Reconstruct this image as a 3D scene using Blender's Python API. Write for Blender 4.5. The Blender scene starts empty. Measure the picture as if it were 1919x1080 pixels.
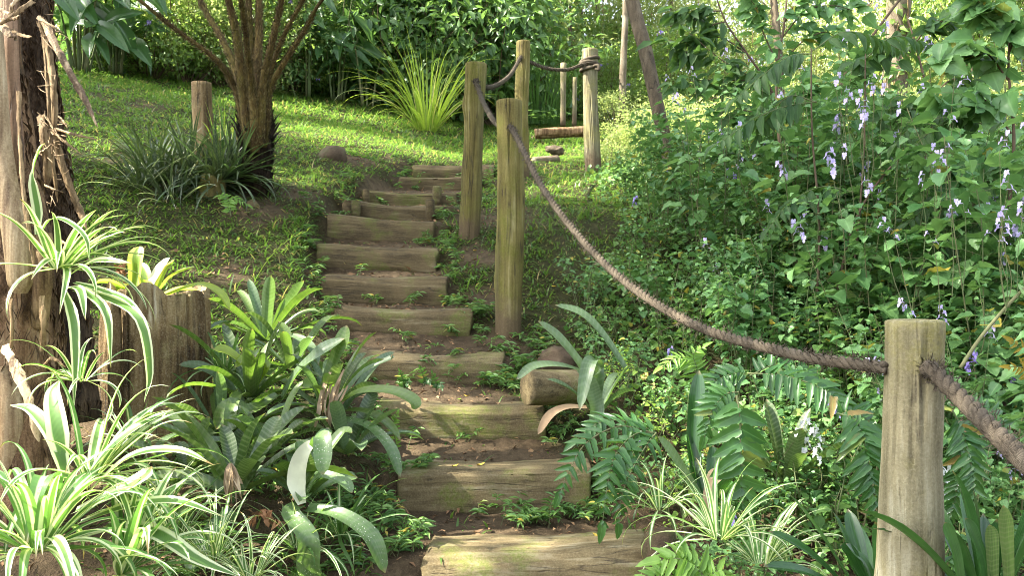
import bpy, math, random
import numpy as np
from mathutils import Vector, Matrix

random.seed(11)
rng = np.random.default_rng(11)
PI = math.pi
sc = bpy.context.scene
COL = sc.collection
F = 1662.77                      # focal length in photograph pixels


def P(px, py, Y):
    return np.array([(px - 959.5) / F * Y, Y, (540 - py) / F * Y])


def nrm(a):
    a = np.asarray(a, float)
    return a / np.maximum(np.linalg.norm(a, axis=-1, keepdims=True), 1e-9)


def sstep(a, b, x):
    t = np.clip((x - a) / (b - a), 0, 1)
    return t * t * (3 - 2 * t)


def _hash(ix, iy, iz):
    h = (ix.astype(np.int64) * 374761393 + iy.astype(np.int64) * 668265263 + iz.astype(np.int64) * 2147483647 + 1013904223) & 0xFFFFFFFF
    h = ((h ^ (h >> 13)) * 1274126177) & 0xFFFFFFFF
    h = ((h ^ (h >> 16)) * 2246822519) & 0xFFFFFFFF
    return ((h ^ (h >> 15)) & 0xFFFF) / 65535.0


def vnoise(x, y, z=0.0):
    x, y, z = np.broadcast_arrays(np.asarray(x, float), np.asarray(y, float), np.asarray(z, float))
    ix, iy, iz = np.floor(x), np.floor(y), np.floor(z)
    fx, fy, fz = x - ix, y - iy, z - iz
    fx, fy, fz = [f * f * (3 - 2 * f) for f in (fx, fy, fz)]
    r = 0
    for dx in (0, 1):
        for dy in (0, 1):
            for dz in (0, 1):
                w = (fx if dx else 1 - fx) * (fy if dy else 1 - fy) * (fz if dz else 1 - fz)
                r = r + w * _hash(ix + dx, iy + dy, iz + dz)
    return r * 2 - 1


def fbm(x, y, z=0.0, o=3):
    r, a = 0, 1.0
    for k in range(o):
        r = r + a * vnoise(np.asarray(x) * 2 ** k + 7.3 * k, np.asarray(y) * 2 ** k, np.asarray(z) * 2 ** k)
        a *= .5
    return r / 1.75


# ------------------------------------------------------------------ steps and ground
# front top edge left px, right px, distance, riser px, depth m, squareness
STEPS = [
    ((787, 1044), (1221, 1036), 2.90, 100, .30, 4.5),
    ((745, 884), (1107, 875), 3.50, 82, .24, 6.0),
    ((703, 757), (1021, 753), 3.96, 66, .20, 3.6),
    ((660, 654), (944, 660), 4.45, 60, .19, 3.0),
    ((624, 568), (883, 580), 4.85, 48, .17, 3.0),
    ((601, 512), (838, 522), 5.25, 52, .17, 3.2),
    ((592, 457), (820, 467), 5.65, 45, .17, 3.2),
    ((612, 402), (815, 413), 6.10, 44, .17, 4.0),
    ((642, 374), (832, 382), 6.55, 34, .16, 4.0),
    ((678, 352), (857, 359), 7.05, 30, .16, 4.0),
    ((747, 328), (898, 329), 7.70, 26, .16, 4.5),
    ((772, 307), (925, 309), 8.40, 30, .18, 2.6),
]
sY = np.array([s[2] for s in STEPS])
sTop = np.array([(540 - (s[0][1] + s[1][1]) / 2) / F * s[2] for s in STEPS])
sBot = np.array([t - s[3] / F * s[2] for t, s in zip(sTop, STEPS)])
sX = np.array([((s[0][0] + s[1][0]) / 2 - 959.5) / F * s[2] for s in STEPS])
kY = np.concatenate([[-8, 0, 2.0], sY + .05, [8.9, 11, 14, 20, 40, 140]])
kZ = np.concatenate([[-2.9, -1.66, -1.27], (sTop + sBot) / 2, [1.25, 1.72, 2.55, 3.9, 7.0, 14.0]])
tY, tZ = [], []
for i in range(12):
    tY += [sY[i] + .02, sY[i] + .07]
    tZ += [sBot[i] - .01, sTop[i] - .03]
tY, tZ = np.array([2.0] + tY), np.array([-1.27] + tZ)


def G(x, y):
    x, y = np.broadcast_arrays(np.asarray(x, float), np.asarray(y, float))
    z = np.interp(y, kY, kZ)
    z = z + .13 * np.maximum(0, -x - .55) * sstep(1.5, 5.5, y) + .07 * np.maximum(0, -x - .55)
    z = np.where(x < -9, z - .1 * (-9 - x), z)
    z = z - .05 * np.maximum(0, x - .6) * sstep(2, 4, y)
    z = z + .03 * fbm(x * 1.7, y * 1.7) + .012 * fbm(x * 7, y * 7, 3.)
    xc = np.interp(y, sY, sX)
    st = np.interp(y, tY, tZ) + .006 * fbm(x * 9, y * 9, 5.)
    w = (1 - sstep(.36, .52, np.abs(x - xc))) * (1 - sstep(8.4, 8.7, y)) * sstep(2.2, 2.8, y)
    return z * (1 - w) + st * w


def ground_at(px, py):
    Y = np.linspace(1.8, 60, 4000)
    X, Z = (px - 959.5) / F * Y, (540 - py) / F * Y
    hit = np.nonzero(G(X, Y) >= Z)[0]
    i = hit[0] if len(hit) else len(Y) - 1
    return np.array([X[i], Y[i], float(G(X[i], Y[i]))])


def soilness(x, y):
    """1 = bare earth, 0 = grown over"""
    x, y = np.asarray(x, float), np.asarray(y, float)
    xc = np.interp(y, sY, sX)
    s = sstep(.52, .33, np.abs(x - xc + .03) + .10 * fbm(x * 4, y * 4, 7.)) * (y < 8.3) * .93
    n = fbm(x * 1.1 + 4, y * 1.1) + .5 * fbm(x * 3.2, y * 3.2, 9.)
    s = np.maximum(s, sstep(.05, .75, n) * .85 * sstep(11., 7., y) * sstep(.4, -.1, x))
    for (px, py, r) in SOILP:
        d = np.hypot(x - px, (y - py)) / r
        s = np.maximum(s, .9 * sstep(1.25, .3, d + .75 * fbm(x * 3.5, y * 3.5, 2.) + .3 * fbm(x * 12, y * 12, 5.)))
    s = np.maximum(s, .5 * sstep(.3, .55, x) * (y < 4.6))
    s = np.maximum(s, .9 * sstep(3.9, 3.3, y) * sstep(-2.4, -1.6, x))
    return np.clip(s, 0, 1)


SOILP = []
for (px, py, r) in ((430, 510, .30), (330, 325, .3), (490, 392, .3), (690, 905, .28), (900, 480, .22), (905, 560, .2), (660, 300, .25)):
    g = ground_at(px, py)
    SOILP.append((g[0], g[1], r))


# ------------------------------------------------------------------ mesh buffer
class Buf:
    def __init__(self):
        self.v, self.f, self.a, self.n = [], [], [], 0

    def add(self, verts, faces, u=0., v=0., r=0., m=0):
        verts = np.asarray(verts, float).reshape(-1, 3)
        N = len(verts)
        self.v.append(verts)
        self.a.append(np.stack([np.broadcast_to(np.asarray(q, float).ravel() if np.ndim(q) else q, (N,)) for q in (u, v, r)], 1))
        for fa in (faces if isinstance(faces, list) else [faces]):
            fa = np.asarray(fa, np.int64)
            if len(fa):
                self.f.append((fa + self.n, m))
        self.n += N

    def build(self, name, mats, parent=None, smooth=True, loc=None, link=True):
        me = bpy.data.meshes.new(name)
        V = np.concatenate(self.v)
        if loc is not None:
            V = V - np.asarray(loc)
        A = np.concatenate(self.a)
        loops, starts, mi, o = [], [], [], 0
        for fa, m in self.f:
            k = fa.shape[1]
            loops.append(fa.ravel())
            starts.append(o + np.arange(len(fa)) * k)
            mi.append(np.full(len(fa), m))
            o += fa.size
        loops, starts, mi = np.concatenate(loops), np.concatenate(starts), np.concatenate(mi)
        me.vertices.add(len(V)); me.vertices.foreach_set('co', V.astype(np.float32).ravel())
        me.loops.add(len(loops)); me.loops.foreach_set('vertex_index', loops.astype(np.int32))
        me.polygons.add(len(starts)); me.polygons.foreach_set('loop_start', starts.astype(np.int32))
        me.polygons.foreach_set('material_index', mi.astype(np.int32))
        me.polygons.foreach_set('use_smooth', np.full(len(starts), smooth))
        me.update(calc_edges=True)
        for k, nm in enumerate(('u', 'v', 'rnd')):
            at = me.attributes.new(nm, 'FLOAT', 'POINT')
            at.data.foreach_set('value', A[:, k].astype(np.float32))
        for m in (mats if isinstance(mats, (list, tuple)) else [mats]):
            me.materials.append(m)
        o = bpy.data.objects.new(name, me)
        if link:
            COL.objects.link(o)
        if parent is not None:
            o.parent = parent
        elif loc is not None:
            o.location = loc
        return o


def tag(o, label=None, cat=None, group=None, kind=None):
    if label: o['label'] = label
    if cat: o['category'] = cat
    if group: o['group'] = group
    if kind: o['kind'] = kind
    return o


def empty(name, loc=(0, 0, 0), rz=0., s=1., label=None, cat=None, group=None):
    o = bpy.data.objects.new(name, None)
    COL.objects.link(o)
    o.empty_display_size = .1
    o.location = tuple(float(q) for q in loc); o.rotation_euler = (0, 0, rz); o.scale = (s, s, s)
    return tag(o, label, cat, group)


def copy_tree(o, parent=None):
    c = o.copy(); COL.objects.link(c)
    if parent is not None:
        c.parent = parent
    for ch in list(o.children):
        copy_tree(ch, c)
    return c


def grid_faces(rows, cols, off=0, wrap=False):
    i, j = np.meshgrid(np.arange(rows - 1), np.arange(cols if wrap else cols - 1), indexing='ij')
    j2 = (j + 1) % cols
    return np.stack([i * cols + j, i * cols + j2, (i + 1) * cols + j2, (i + 1) * cols + j], -1).reshape(-1, 4) + off


def spline(pts, n):
    pts = np.asarray(pts, float)
    if len(pts) == 2:
        return pts[0] + (pts[1] - pts[0]) * np.linspace(0, 1, n)[:, None]
    q = np.concatenate([[2 * pts[0] - pts[1]], pts, [2 * pts[-1] - pts[-2]]])
    out = []
    for t in np.linspace(0, len(pts) - 1 - 1e-6, n):
        i = int(t); f = t - i
        a, b, c, d = q[i:i + 4]
        out.append(.5 * (2 * b + (c - a) * f + (2 * a - 5 * b + 4 * c - d) * f * f + (3 * b - a - 3 * c + d) * f ** 3))
    return np.array(out)


def frames(pts):
    T = nrm(np.gradient(pts, axis=0))
    ref = np.array([1., 0, 0]) if abs(T[0][0]) < .8 else np.array([0, 1., 0])
    A = np.zeros_like(pts); a = ref
    for i, t in enumerate(T):
        a = a - t * np.dot(a, t); a = a / np.linalg.norm(a); A[i] = a
    return T, A, np.cross(T, A)


def tube(buf, pts, rad, n=10, m=0, cap=True, rough=0., rs=(2., 4.), r=None, seed=0., disp=None):
    pts = np.asarray(pts, float)
    S = len(pts)
    rad = np.broadcast_to(np.asarray(rad, float), (S,)) if np.ndim(rad) == 0 or len(rad) == S else np.interp(np.linspace(0, 1, S), np.linspace(0, 1, len(rad)), rad)
    T, A, B = frames(pts)
    th = np.arange(n) / n * 2 * PI
    L = np.concatenate([[0], np.cumsum(np.linalg.norm(np.diff(pts, axis=0), axis=1))])
    R = rad[:, None] * np.ones(n)
    if rough:
        cx, cy = np.cos(th) * rs[0], np.sin(th) * rs[0]
        R = R * (1 + rough * fbm(cx[None] + seed, cy[None], L[:, None] * rs[1] + seed))
    if disp is not None:
        R = R + disp(th[None] + 0 * R, L[:, None] + 0 * R)
    V = pts[:, None] + R[..., None] * (A[:, None] * np.cos(th)[None, :, None] + B[:, None] * np.sin(th)[None, :, None])
    fs = [grid_faces(S, n, 0, True)]
    vv = V.reshape(-1, 3)
    u = np.tile(np.arange(n) / n, S); w = np.repeat(L, n)
    if cap:
        ex = []
        for e, idx in ((0, 0), (S - 1, (S - 1) * n)):
            c = V[e].mean(0)
            k = len(vv) + len(ex)
            ex.append(c)
            q = np.arange(n)
            tri = np.stack([idx + q, idx + (q + 1) % n, np.full(n, k)], 1)
            fs.append(tri[:, ::-1] if e == 0 else tri)
        vv = np.concatenate([vv, np.array(ex)])
        u = np.concatenate([u, [0, 0]]); w = np.concatenate([w, [0, L[-1]]])
    buf.add(vv, fs, u, w, random.random() if r is None else r, m)


# ------------------------------------------------------------------ leaves
def lance(t):
    return np.clip(np.minimum(.45 + t * 2.2, 1) * (1 - t ** 3.2), .03, 1)


def blade_prof(t):
    return np.clip((1 - t ** 2.2) * (.7 + .3 * np.sin(t * PI)), .04, 1)


def broad(t):
    return np.clip(np.minimum(.62 + .5 * t, 1) * np.sqrt(np.clip(1 - np.clip((t - .62) / .38, 0, 1) ** 1.9, 0, 1)), .04, 1)


def strap(buf, org, az, el, L, W, curl, nseg=8, K=3, fold=.25, prof=lance, m=0, sway=0., rnd=None, pw=1.6, twist=0., wave=0.):
    org = np.asarray(org, float).reshape(-1, 3)
    N = len(org)
    az, el, L, W, curl, sway, twist = [np.broadcast_to(np.asarray(q, float), (N,)) for q in (az, el, L, W, curl, sway, twist)]
    t = np.linspace(0, 1, nseg + 1)
    pwv = np.broadcast_to(np.asarray(pw, float), (N,))[:, None]
    e = el[:, None] - curl[:, None] * t ** pwv
    a = az[:, None] + sway[:, None] * t
    d = np.stack([np.cos(a) * np.cos(e), np.sin(a) * np.cos(e), np.sin(e)], -1)
    stp = .5 * (d[:, 1:] + d[:, :-1]) * (L / nseg)[:, None, None]
    p = np.concatenate([org[:, None], org[:, None] + np.cumsum(stp, 1)], 1)
    side = np.stack([-np.sin(a), np.cos(a), 0 * a], -1)
    nn = np.cross(d, side)
    if np.any(twist):
        tw = (twist[:, None] * t)[..., None]
        side, nn = side * np.cos(tw) + nn * np.sin(tw), nn * np.cos(tw) - side * np.sin(tw)
    u = np.linspace(-1, 1, K)
    w = prof(t)[None] * W[:, None] / 2
    off = (u[None, None, :] * w[..., None])
    up = np.abs(u)[None, None, :] ** 1.3 * w[..., None] * fold
    if wave:
        up = up + wave * W[:, None, None] * np.abs(u)[None, None] * np.sin(t * 16 + 5 * u[:, None])[None].transpose(0, 2, 1)
    V = p[:, :, None] + side[:, :, None] * off[..., None] + nn[:, :, None] * up[..., None]
    T = (nseg + 1) * K
    f = grid_faces(nseg + 1, K)
    fs = (f[None] + (np.arange(N) * T)[:, None, None]).reshape(-1, 4)
    r = rng.random(N) if rnd is None else np.broadcast_to(rnd, (N,))
    buf.add(V.reshape(-1, 3), fs, np.tile(np.tile(u, nseg + 1), N), np.tile(np.repeat(t, K), N), np.repeat(r, T), m)


def ribbon(buf, pts, W, up=(0, -.4, .9), K=5, nseg=14, fold=.25, prof=lance, m=0, rnd=None, twist=0.):
    p = spline(pts, nseg + 1)
    t = np.linspace(0, 1, nseg + 1)
    T = nrm(np.gradient(p, axis=0))
    side = nrm(np.cross(T, np.asarray(up, float)[None]))
    nn = np.cross(side, T)
    if twist:
        tw = (twist * t)[:, None]
        side, nn = side * np.cos(tw) + nn * np.sin(tw), nn * np.cos(tw) - side * np.sin(tw)
    u = np.linspace(-1, 1, K)
    w = prof(t) * W / 2
    V = p[:, None] + side[:, None] * (u[None] * w[:, None])[..., None] + nn[:, None] * (np.abs(u)[None] ** 1.3 * w[:, None] * fold)[..., None]
    buf.add(V.reshape(-1, 3), grid_faces(nseg + 1, K), np.tile(u, nseg + 1), np.repeat(t, K), random.random() if rnd is None else rnd, m)


def tmpl(rows, cols, prof, fold=.25, droop=.15, serr=0., wav=0.):
    t = np.asarray(rows, float)
    u = np.linspace(-1, 1, cols)
    w = np.array([prof(q) for q in t])
    X = u[None] * w[:, None]
    Y = t[:, None] + 0 * X
    if serr:
        k = np.where(np.arange(len(t)) % 2 == 0, 1, -1)[:, None]
        X = X * (1 + serr * k * (np.abs(u)[None] > .9) * (w[:, None] > .15))
        Y = Y - .05 * np.abs(u)[None] * (t[:, None] > .05)
    Z = fold * .5 * np.abs(X) * .6 - droop * Y ** 2 + wav * np.sin(Y * 14) * np.abs(u)[None] * .5
    return dict(v=np.stack([X, Y, Z], -1).reshape(-1, 3), f=grid_faces(len(t), cols), u=np.tile(u, len(t)), w=np.repeat(t, cols))


def ovate(t):
    return float(np.interp(t, [0, .06, .18, .32, .5, .7, .85, .95, 1], [.08, .55, .93, 1, .9, .6, .32, .12, .01]))


def ellip(t):
    return float(np.interp(t, [0, .1, .3, .5, .7, .9, 1], [.05, .42, .86, 1, .84, .36, .02]))


def pinn(t):
    return float(np.interp(t, [0, .08, .25, .5, .75, .92, 1], [.35, .9, 1, .86, .58, .22, .02]))


def roundish(t):
    return float(np.interp(t, [0, .1, .3, .5, .75, .92, 1], [.2, .7, .97, 1, .8, .42, .1]))


LEAF_HI = tmpl([0, .05, .13, .21, .3, .39, .48, .57, .66, .75, .84, .92, 1], 5, ovate, .5, .18, .07, .05)
LEAF_MID = tmpl([0, .12, .32, .55, .8, 1], 3, ovate, .5, .2, .05)
LEAF_ELL = tmpl([0, .2, .5, .8, 1], 3, ellip, .5, .25)
LEAF_LO = tmpl([0, .4, 1], 3, lambda t: (.15, 1, .05)[0 if t < .1 else 1 if t < .9 else 2], .5, .2)
LEAF_RND = tmpl([0, .15, .4, .7, 1], 3, roundish, .4, .12, .06)
LEAF_BIG = tmpl(np.linspace(0, 1, 10), 7, ellip, .35, .4, 0, .03)
PINNA = tmpl([0, .08, .2, .35, .5, .65, .8, .92, 1], 3, pinn, .35, .22, .06, .02)
PETAL = tmpl([0, .3, .65, 1], 3, lambda t: float(np.interp(t, [0, .3, .65, 1], [.25, .6, 1, .5])), .4, .3)


def inst(buf, tp, org, d, n, L, W, m=0, rnd=None):
    org = np.asarray(org, float).reshape(-1, 3); N = len(org)
    if N == 0: return
    d = nrm(np.broadcast_to(d, (N, 3))); n = np.broadcast_to(np.asarray(n, float), (N, 3))
    side = nrm(np.cross(d, n)); n = np.cross(side, d)
    L = np.broadcast_to(np.asarray(L, float), (N,)); W = np.broadcast_to(np.asarray(W, float), (N,))
    tv = tp['v']
    V = (org[:, None] + side[:, None] * (tv[None, :, :1] * (W / 2)[:, None, None])
         + d[:, None] * (tv[None, :, 1:2] * L[:, None, None]) + n[:, None] * (tv[None, :, 2:] * L[:, None, None]))
    T = len(tv)
    fs = (tp['f'][None] + (np.arange(N) * T)[:, None, None]).reshape(-1, 4)
    r = rng.random(N) if rnd is None else np.broadcast_to(rnd, (N,))
    buf.add(V.reshape(-1, 3), fs, np.tile(tp['u'], N), np.tile(tp['w'], N), np.repeat(r, T), m)


def rdir(N, zb=0.):
    v = rng.normal(size=(N, 3)); v[:, 2] += zb
    return nrm(v)
# ------------------------------------------------------------------ materials
class NT:
    def __init__(self, name):
        self.m = bpy.data.materials.new(name); self.m.use_nodes = True
        self.t = self.m.node_tree; self.t.nodes.clear()
        self.out = self.t.nodes.new('ShaderNodeOutputMaterial')

    def n(self, ty, ins=None, **kw):
        nd = self.t.nodes.new('ShaderNode' + ty)
        for k, v in kw.items(): setattr(nd, k, v)
        for k, v in (ins or {}).items():
            s = nd.inputs[k]
            if hasattr(v, 'is_output') or isinstance(v, bpy.types.NodeSocket): self.t.links.new(v, s)
            else:
                if isinstance(v, (tuple, list)) and len(v) == 3 and s.type == 'RGBA': v = (*v, 1)
                s.default_value = v
        return nd

    def attr(self, name): return self.n('Attribute', attribute_name=name).outputs['Fac']

    def noise(self, scale, vec=None, detail=4., rough=.6):
        return self.n('TexNoise', dict(Scale=scale, Detail=detail, Roughness=rough, **({'Vector': vec} if vec else {}))).outputs['Fac']

    def coord(self, sc_=(1, 1, 1)):
        c = self.n('TexCoord').outputs['Object']
        return self.n('Mapping', {'Vector': c, 'Scale': sc_}).outputs['Vector']

    def ramp(self, fac, stops, interp='LINEAR'):
        r = self.n('ValToRGB', {'Fac': fac}); cr = r.color_ramp; cr.interpolation = interp
        while len(cr.elements) < len(stops): cr.elements.new(.5)
        for e, (p, c) in zip(cr.elements, stops):
            e.position = p; e.color = (*c, 1) if len(c) == 3 else c
        return r.outputs['Color']

    def mix(self, fac, a, b, mode='MIX'):
        nd = self.n('Mix', data_type='RGBA', blend_type=mode)
        for k, v in ((0, fac), (6, a), (7, b)):
            if isinstance(v, bpy.types.NodeSocket): self.t.links.new(v, nd.inputs[k])
            else: nd.inputs[k].default_value = (*v, 1) if isinstance(v, (tuple, list)) else v
        return nd.outputs[2]

    def math(self, op, a, b=0., c=0.):
        nd = self.n('Math', operation=op)
        for i, v in enumerate((a, b, c)):
            if isinstance(v, bpy.types.NodeSocket): self.t.links.new(v, nd.inputs[i])
            else: nd.inputs[i].default_value = v
        return nd.outputs[0]

    def mrange(self, v, a, b, c=0., d=1.):
        return self.n('MapRange', {'Value': v, 'From Min': a, 'From Max': b, 'To Min': c, 'To Max': d}).outputs['Result']

    def finish(self, sh):
        self.t.links.new(sh, self.out.inputs['Surface']); return self.m

    def pbr(self, col, rough=.7, bump=None, bstr=.5, bdist=.01, spec=.4):
        ins = {'Base Color': col, 'Roughness': rough, 'Specular IOR Level': spec}
        if bump is not None:
            ins['Normal'] = self.n('Bump', {'Height': bump, 'Strength': bstr, 'Distance': bdist}).outputs['Normal']
        return self.finish(self.n('BsdfPrincipled', ins).outputs['BSDF'])

    def leaf(self, col, tcol, trans=.35, rough=.45, spec=.4, bump=None):
        ins = {'Base Color': col, 'Roughness': rough, 'Specular IOR Level': spec}
        if bump is not None:
            ins['Normal'] = self.n('Bump', {'Height': bump, 'Strength': .35, 'Distance': .004}).outputs['Normal']
        p = self.n('BsdfPrincipled', ins).outputs['BSDF']
        t = self.n('BsdfTranslucent', {'Color': tcol}).outputs['BSDF']
        return self.finish(self.n('MixShader', {0: trans, 1: p, 2: t}).outputs['Shader'])


def leafmat(name, c1, c2, tr, trans=.38, rough=.45, spec=.4, old=None, vein=.25):
    """c1..c2 spread over the leaves; old = share and colour of yellowed leaves"""
    k = NT(name)
    r = k.attr('rnd'); u = k.attr('u')
    orr = k.n('ObjectInfo').outputs['Random']
    f = k.math('ADD', k.math('MULTIPLY', r, .75), k.math('MULTIPLY', orr, .25))
    stops = [(0, c1), (.8, c2)]
    if old: stops = [(0, c1), (old[0] - .03, c2), (old[0], old[1])]
    col = k.ramp(r if old else f, stops)
    nz = k.noise(35., k.coord(), 3.)
    col = k.mix(k.mrange(nz, .35, .75, 0., .4), col, tuple(q * .55 for q in c1))
    if vein:
        au = k.math('ABSOLUTE', u)
        col = k.mix(k.mrange(au, 0., .12, vein, 0.), col, tuple(min(1, q * 1.7 + .03) for q in c2))
    tc = k.mix(.35, k.mix(1., col, (2.6, 2.6, 2.0), 'MULTIPLY'), tr)
    return k.leaf(col, tc, trans, rough, spec)


def striped(name, green, cream, edge=(.5, .62), invert=False, trans=.33, centre=None):
    k = NT(name)
    au = k.math('ABSOLUTE', k.attr('u'))
    r = k.attr('rnd')
    au = k.math('ADD', au, k.math('MULTIPLY', k.math('SUBTRACT', r, .5), .25))
    g = k.mix(r, green, tuple(q * 1.5 for q in green))
    st = k.n('TexWave', {'Scale': 1., 'Vector': k.n('CombineXYZ', {'X': k.math('MULTIPLY', k.attr('u'), 3.)}).outputs[0], 'Distortion': .6}, wave_type='BANDS').outputs['Fac']
    g = k.mix(k.mrange(st, .6, 1., 0., .35), g, tuple(min(1, q * 2.4) for q in green))
    fac = k.mrange(au, edge[0], edge[1])
    col = k.mix(fac, cream if invert else g, g if invert else cream)
    dry = k.mrange(k.math('ADD', k.attr('v'), k.math('MULTIPLY', r, .12)), .96, 1.06, 0., .9)
    col = k.mix(dry, col, (.26, .16, .06))
    sp = k.math('MULTIPLY', k.mrange(k.noise(55., k.coord(), 2.), .66, .72), k.mrange(k.noise(7., k.coord(), 2.), .5, .6))
    col = k.mix(k.math('MULTIPLY', sp, .8), col, (.20, .12, .05))
    tc = k.mix(1., col, (1.5, 1.7, .8), 'MULTIPLY')
    return k.leaf(col, tc, trans, .42, .35)


def bromat(name, c1, c2, band=.0, fleck=0., bandcol=(.16, .19, .13), rough=.35, trans=.28, rim=None):
    k = NT(name)
    r, u, v = k.attr('rnd'), k.attr('u'), k.attr('v')
    col = k.mix(r, c1, c2)
    nz = k.noise(14., k.coord(), 4.)
    col = k.mix(k.mrange(nz, .4, .75, 0., .45), col, tuple(q * .5 for q in c1))
    fib = k.noise(1., k.n('CombineXYZ', {'X': k.math('MULTIPLY', u, 14.), 'Y': k.math('MULTIPLY', v, 2.), 'Z': k.math('MULTIPLY', r, 40.)}).outputs[0], 2.)
    col = k.mix(k.mrange(fib, .45, .75, 0., .3), col, tuple(min(1, q * 1.9) for q in c2))
    if band:
        vec = k.n('CombineXYZ', {'X': k.math('ADD', k.math('MULTIPLY', v, 3.4), k.math('MULTIPLY', k.math('ABSOLUTE', u), -.12)), 'Y': k.math('MULTIPLY', r, 9.)}).outputs[0]
        w = k.n('TexWave', {'Scale': 1.6, 'Vector': vec, 'Distortion': 3.5, 'Detail': 3., 'Detail Scale': 1.6}, wave_type='BANDS', bands_direction='X').outputs['Fac']
        col = k.mix(k.mrange(w, .5, .95, 0., band), col, bandcol)
    if rim:
        col = k.mix(k.mrange(k.math('ABSOLUTE', u), .45, .6), col, rim)
    if fleck:
        vo = k.n('TexVoronoi', {'Scale': 110., 'Vector': k.coord()}).outputs['Distance']
        msk = k.math('MULTIPLY', k.mrange(vo, .12, .2, 1., 0.), k.mrange(k.noise(9., k.coord()), .45, .62))
        col = k.mix(k.math('MULTIPLY', msk, fleck), col, (.55, .56, .48))
    col = k.mix(k.mrange(v, .95, 1., 0., .7), col, (.22, .14, .07))
    tc = k.mix(1., col, (2.0, 2.3, .9), 'MULTIPLY')
    return k.leaf(col, tc, trans, rough, .5)


def woodmat(name, stops, gscale=(3, 40, 40), moss=None, crack=True, bstr=.6, rough=.85, patch=2.5, crackcol=(.03, .022, .015), bdist=.006, grit=.3, stain=0., soilz=0.):
    k = NT(name)
    orr = k.n('ObjectInfo').outputs['Random']
    base = k.n('TexCoord').outputs['Object']
    base = k.n('VectorMath', {0: base, 1: k.n('CombineXYZ', {'X': k.math('MULTIPLY', orr, 17.), 'Y': k.math('MULTIPLY', orr, 5.), 'Z': k.math('MULTIPLY', orr, 11.)}).outputs[0]}, operation='ADD').outputs[0]
    gv = k.n('Mapping', {'Vector': base, 'Scale': gscale}).outputs['Vector']
    g = k.noise(1., gv, 6., .65)
    p = k.noise(patch, base, 5., .6)
    f = k.math('ADD', k.math('MULTIPLY', g, .55), k.math('MULTIPLY', p, .45))
    col = k.ramp(k.mrange(f, .36, .64), stops)
    bump = g
    if crack:
        cv = k.n('Mapping', {'Vector': base, 'Scale': tuple(q * .55 for q in gscale)}).outputs['Vector']
        cr = k.noise(1., cv, 3., .5)
        d = k.math('ABSOLUTE', k.math('SUBTRACT', cr, .5))
        cm = k.mrange(d, 0., .02, 1., 0.)
        cm = k.math('MULTIPLY', cm, k.mrange(k.noise(6., base), .45, .6))
        col = k.mix(k.math('MULTIPLY', cm, .85), col, crackcol)
        bump = k.math('SUBTRACT', g, k.math('MULTIPLY', cm, .6))
    if moss:
        mm = k.math('MULTIPLY', k.mrange(k.noise(moss[1], base, 5.), moss[2], moss[2] + .12), k.mrange(k.noise(60., base, 3.), .35, .6, .3, 1.))
        col = k.mix(k.math('MULTIPLY', mm, moss[3]), col, moss[0])
    if stain:
        sv = k.n('Mapping', {'Vector': base, 'Scale': tuple(q * .22 for q in gscale)}).outputs['Vector']
        col = k.mix(k.mrange(k.noise(1., sv, 5., .7), .5, .72, 0., stain), col, (.05, .045, .025))
    if soilz:
        oz = k.n('SeparateXYZ', {0: k.n('TexCoord').outputs['Object']}).outputs['Z']
        oz = k.math('ADD', oz, k.math('MULTIPLY', k.noise(14., base, 4.), -.22))
        col = k.mix(k.mrange(oz, .0, soilz, .85, 0.), col, (.085, .055, .032))
    fine = k.noise(150., base, 4., .7)
    col = k.mix(k.mrange(fine, .5, .72, 0., grit), col, tuple(min(1, q * 1.1) for q in stops[-1][1]))
    col = k.mix(k.mrange(fine, .5, .3, 0., grit), col, tuple(q * .6 for q in stops[0][1]))
    bump = k.math('ADD', bump, k.math('MULTIPLY', fine, .5))
    return k.pbr(col, rough, bump, bstr, bdist, .25)


def plain(name, c1, c2, scale=20., rough=.8, bstr=.4, spec=.3, bdist=.004):
    k = NT(name)
    n_ = k.noise(scale, k.coord(), 5.)
    col = k.mix(k.attr('rnd'), c1, c2)
    col = k.mix(k.mrange(n_, .35, .7, 0., .6), col, tuple(q * .5 for q in c1))
    return k.pbr(col, rough, n_, bstr, bdist, spec)


M = {}
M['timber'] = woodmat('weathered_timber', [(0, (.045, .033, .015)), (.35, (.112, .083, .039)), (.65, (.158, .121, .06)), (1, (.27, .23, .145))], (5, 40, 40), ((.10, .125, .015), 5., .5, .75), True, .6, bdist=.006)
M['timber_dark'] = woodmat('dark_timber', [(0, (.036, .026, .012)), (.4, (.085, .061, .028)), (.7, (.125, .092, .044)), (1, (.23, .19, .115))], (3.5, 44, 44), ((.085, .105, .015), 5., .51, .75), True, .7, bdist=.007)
M['post'] = woodmat('mossy_post_wood', [(0, (.045, .034, .009)), (.4, (.118, .095, .026)), (.7, (.17, .142, .044)), (1, (.28, .24, .11))], (34, 34, 1.6), ((.11, .115, .012), 4., .5, .7), True, .8, grit=.2, stain=.6, soilz=.14)
M['post_pale'] = woodmat('pale_post_wood', [(0, (.045, .038, .02)), (.3, (.132, .114, .062)), (.65, (.205, .18, .104)), (1, (.34, .315, .215))], (30, 30, 1.3), ((.19, .17, .045), 4., .5, .65), True, .8, grit=.22, stain=.7, soilz=.12)
M['stump'] = woodmat('stump_wood', [(0, (.022, .013, .006)), (.3, (.105, .065, .026)), (.6, (.215, .148, .066)), (.85, (.33, .255, .135)), (1, (.5, .43, .29))], (20, 20, 1.4), ((.30, .27, .12), 7., .58, .5), True, 1., bdist=.012)
M['log'] = woodmat('cut_log', [(0, (.07, .05, .03)), (.5, (.17, .125, .085)), (1, (.27, .21, .15))], (3, 30, 30), ((.05, .09, .05), 5., .5, .6), True, .8)
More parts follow.
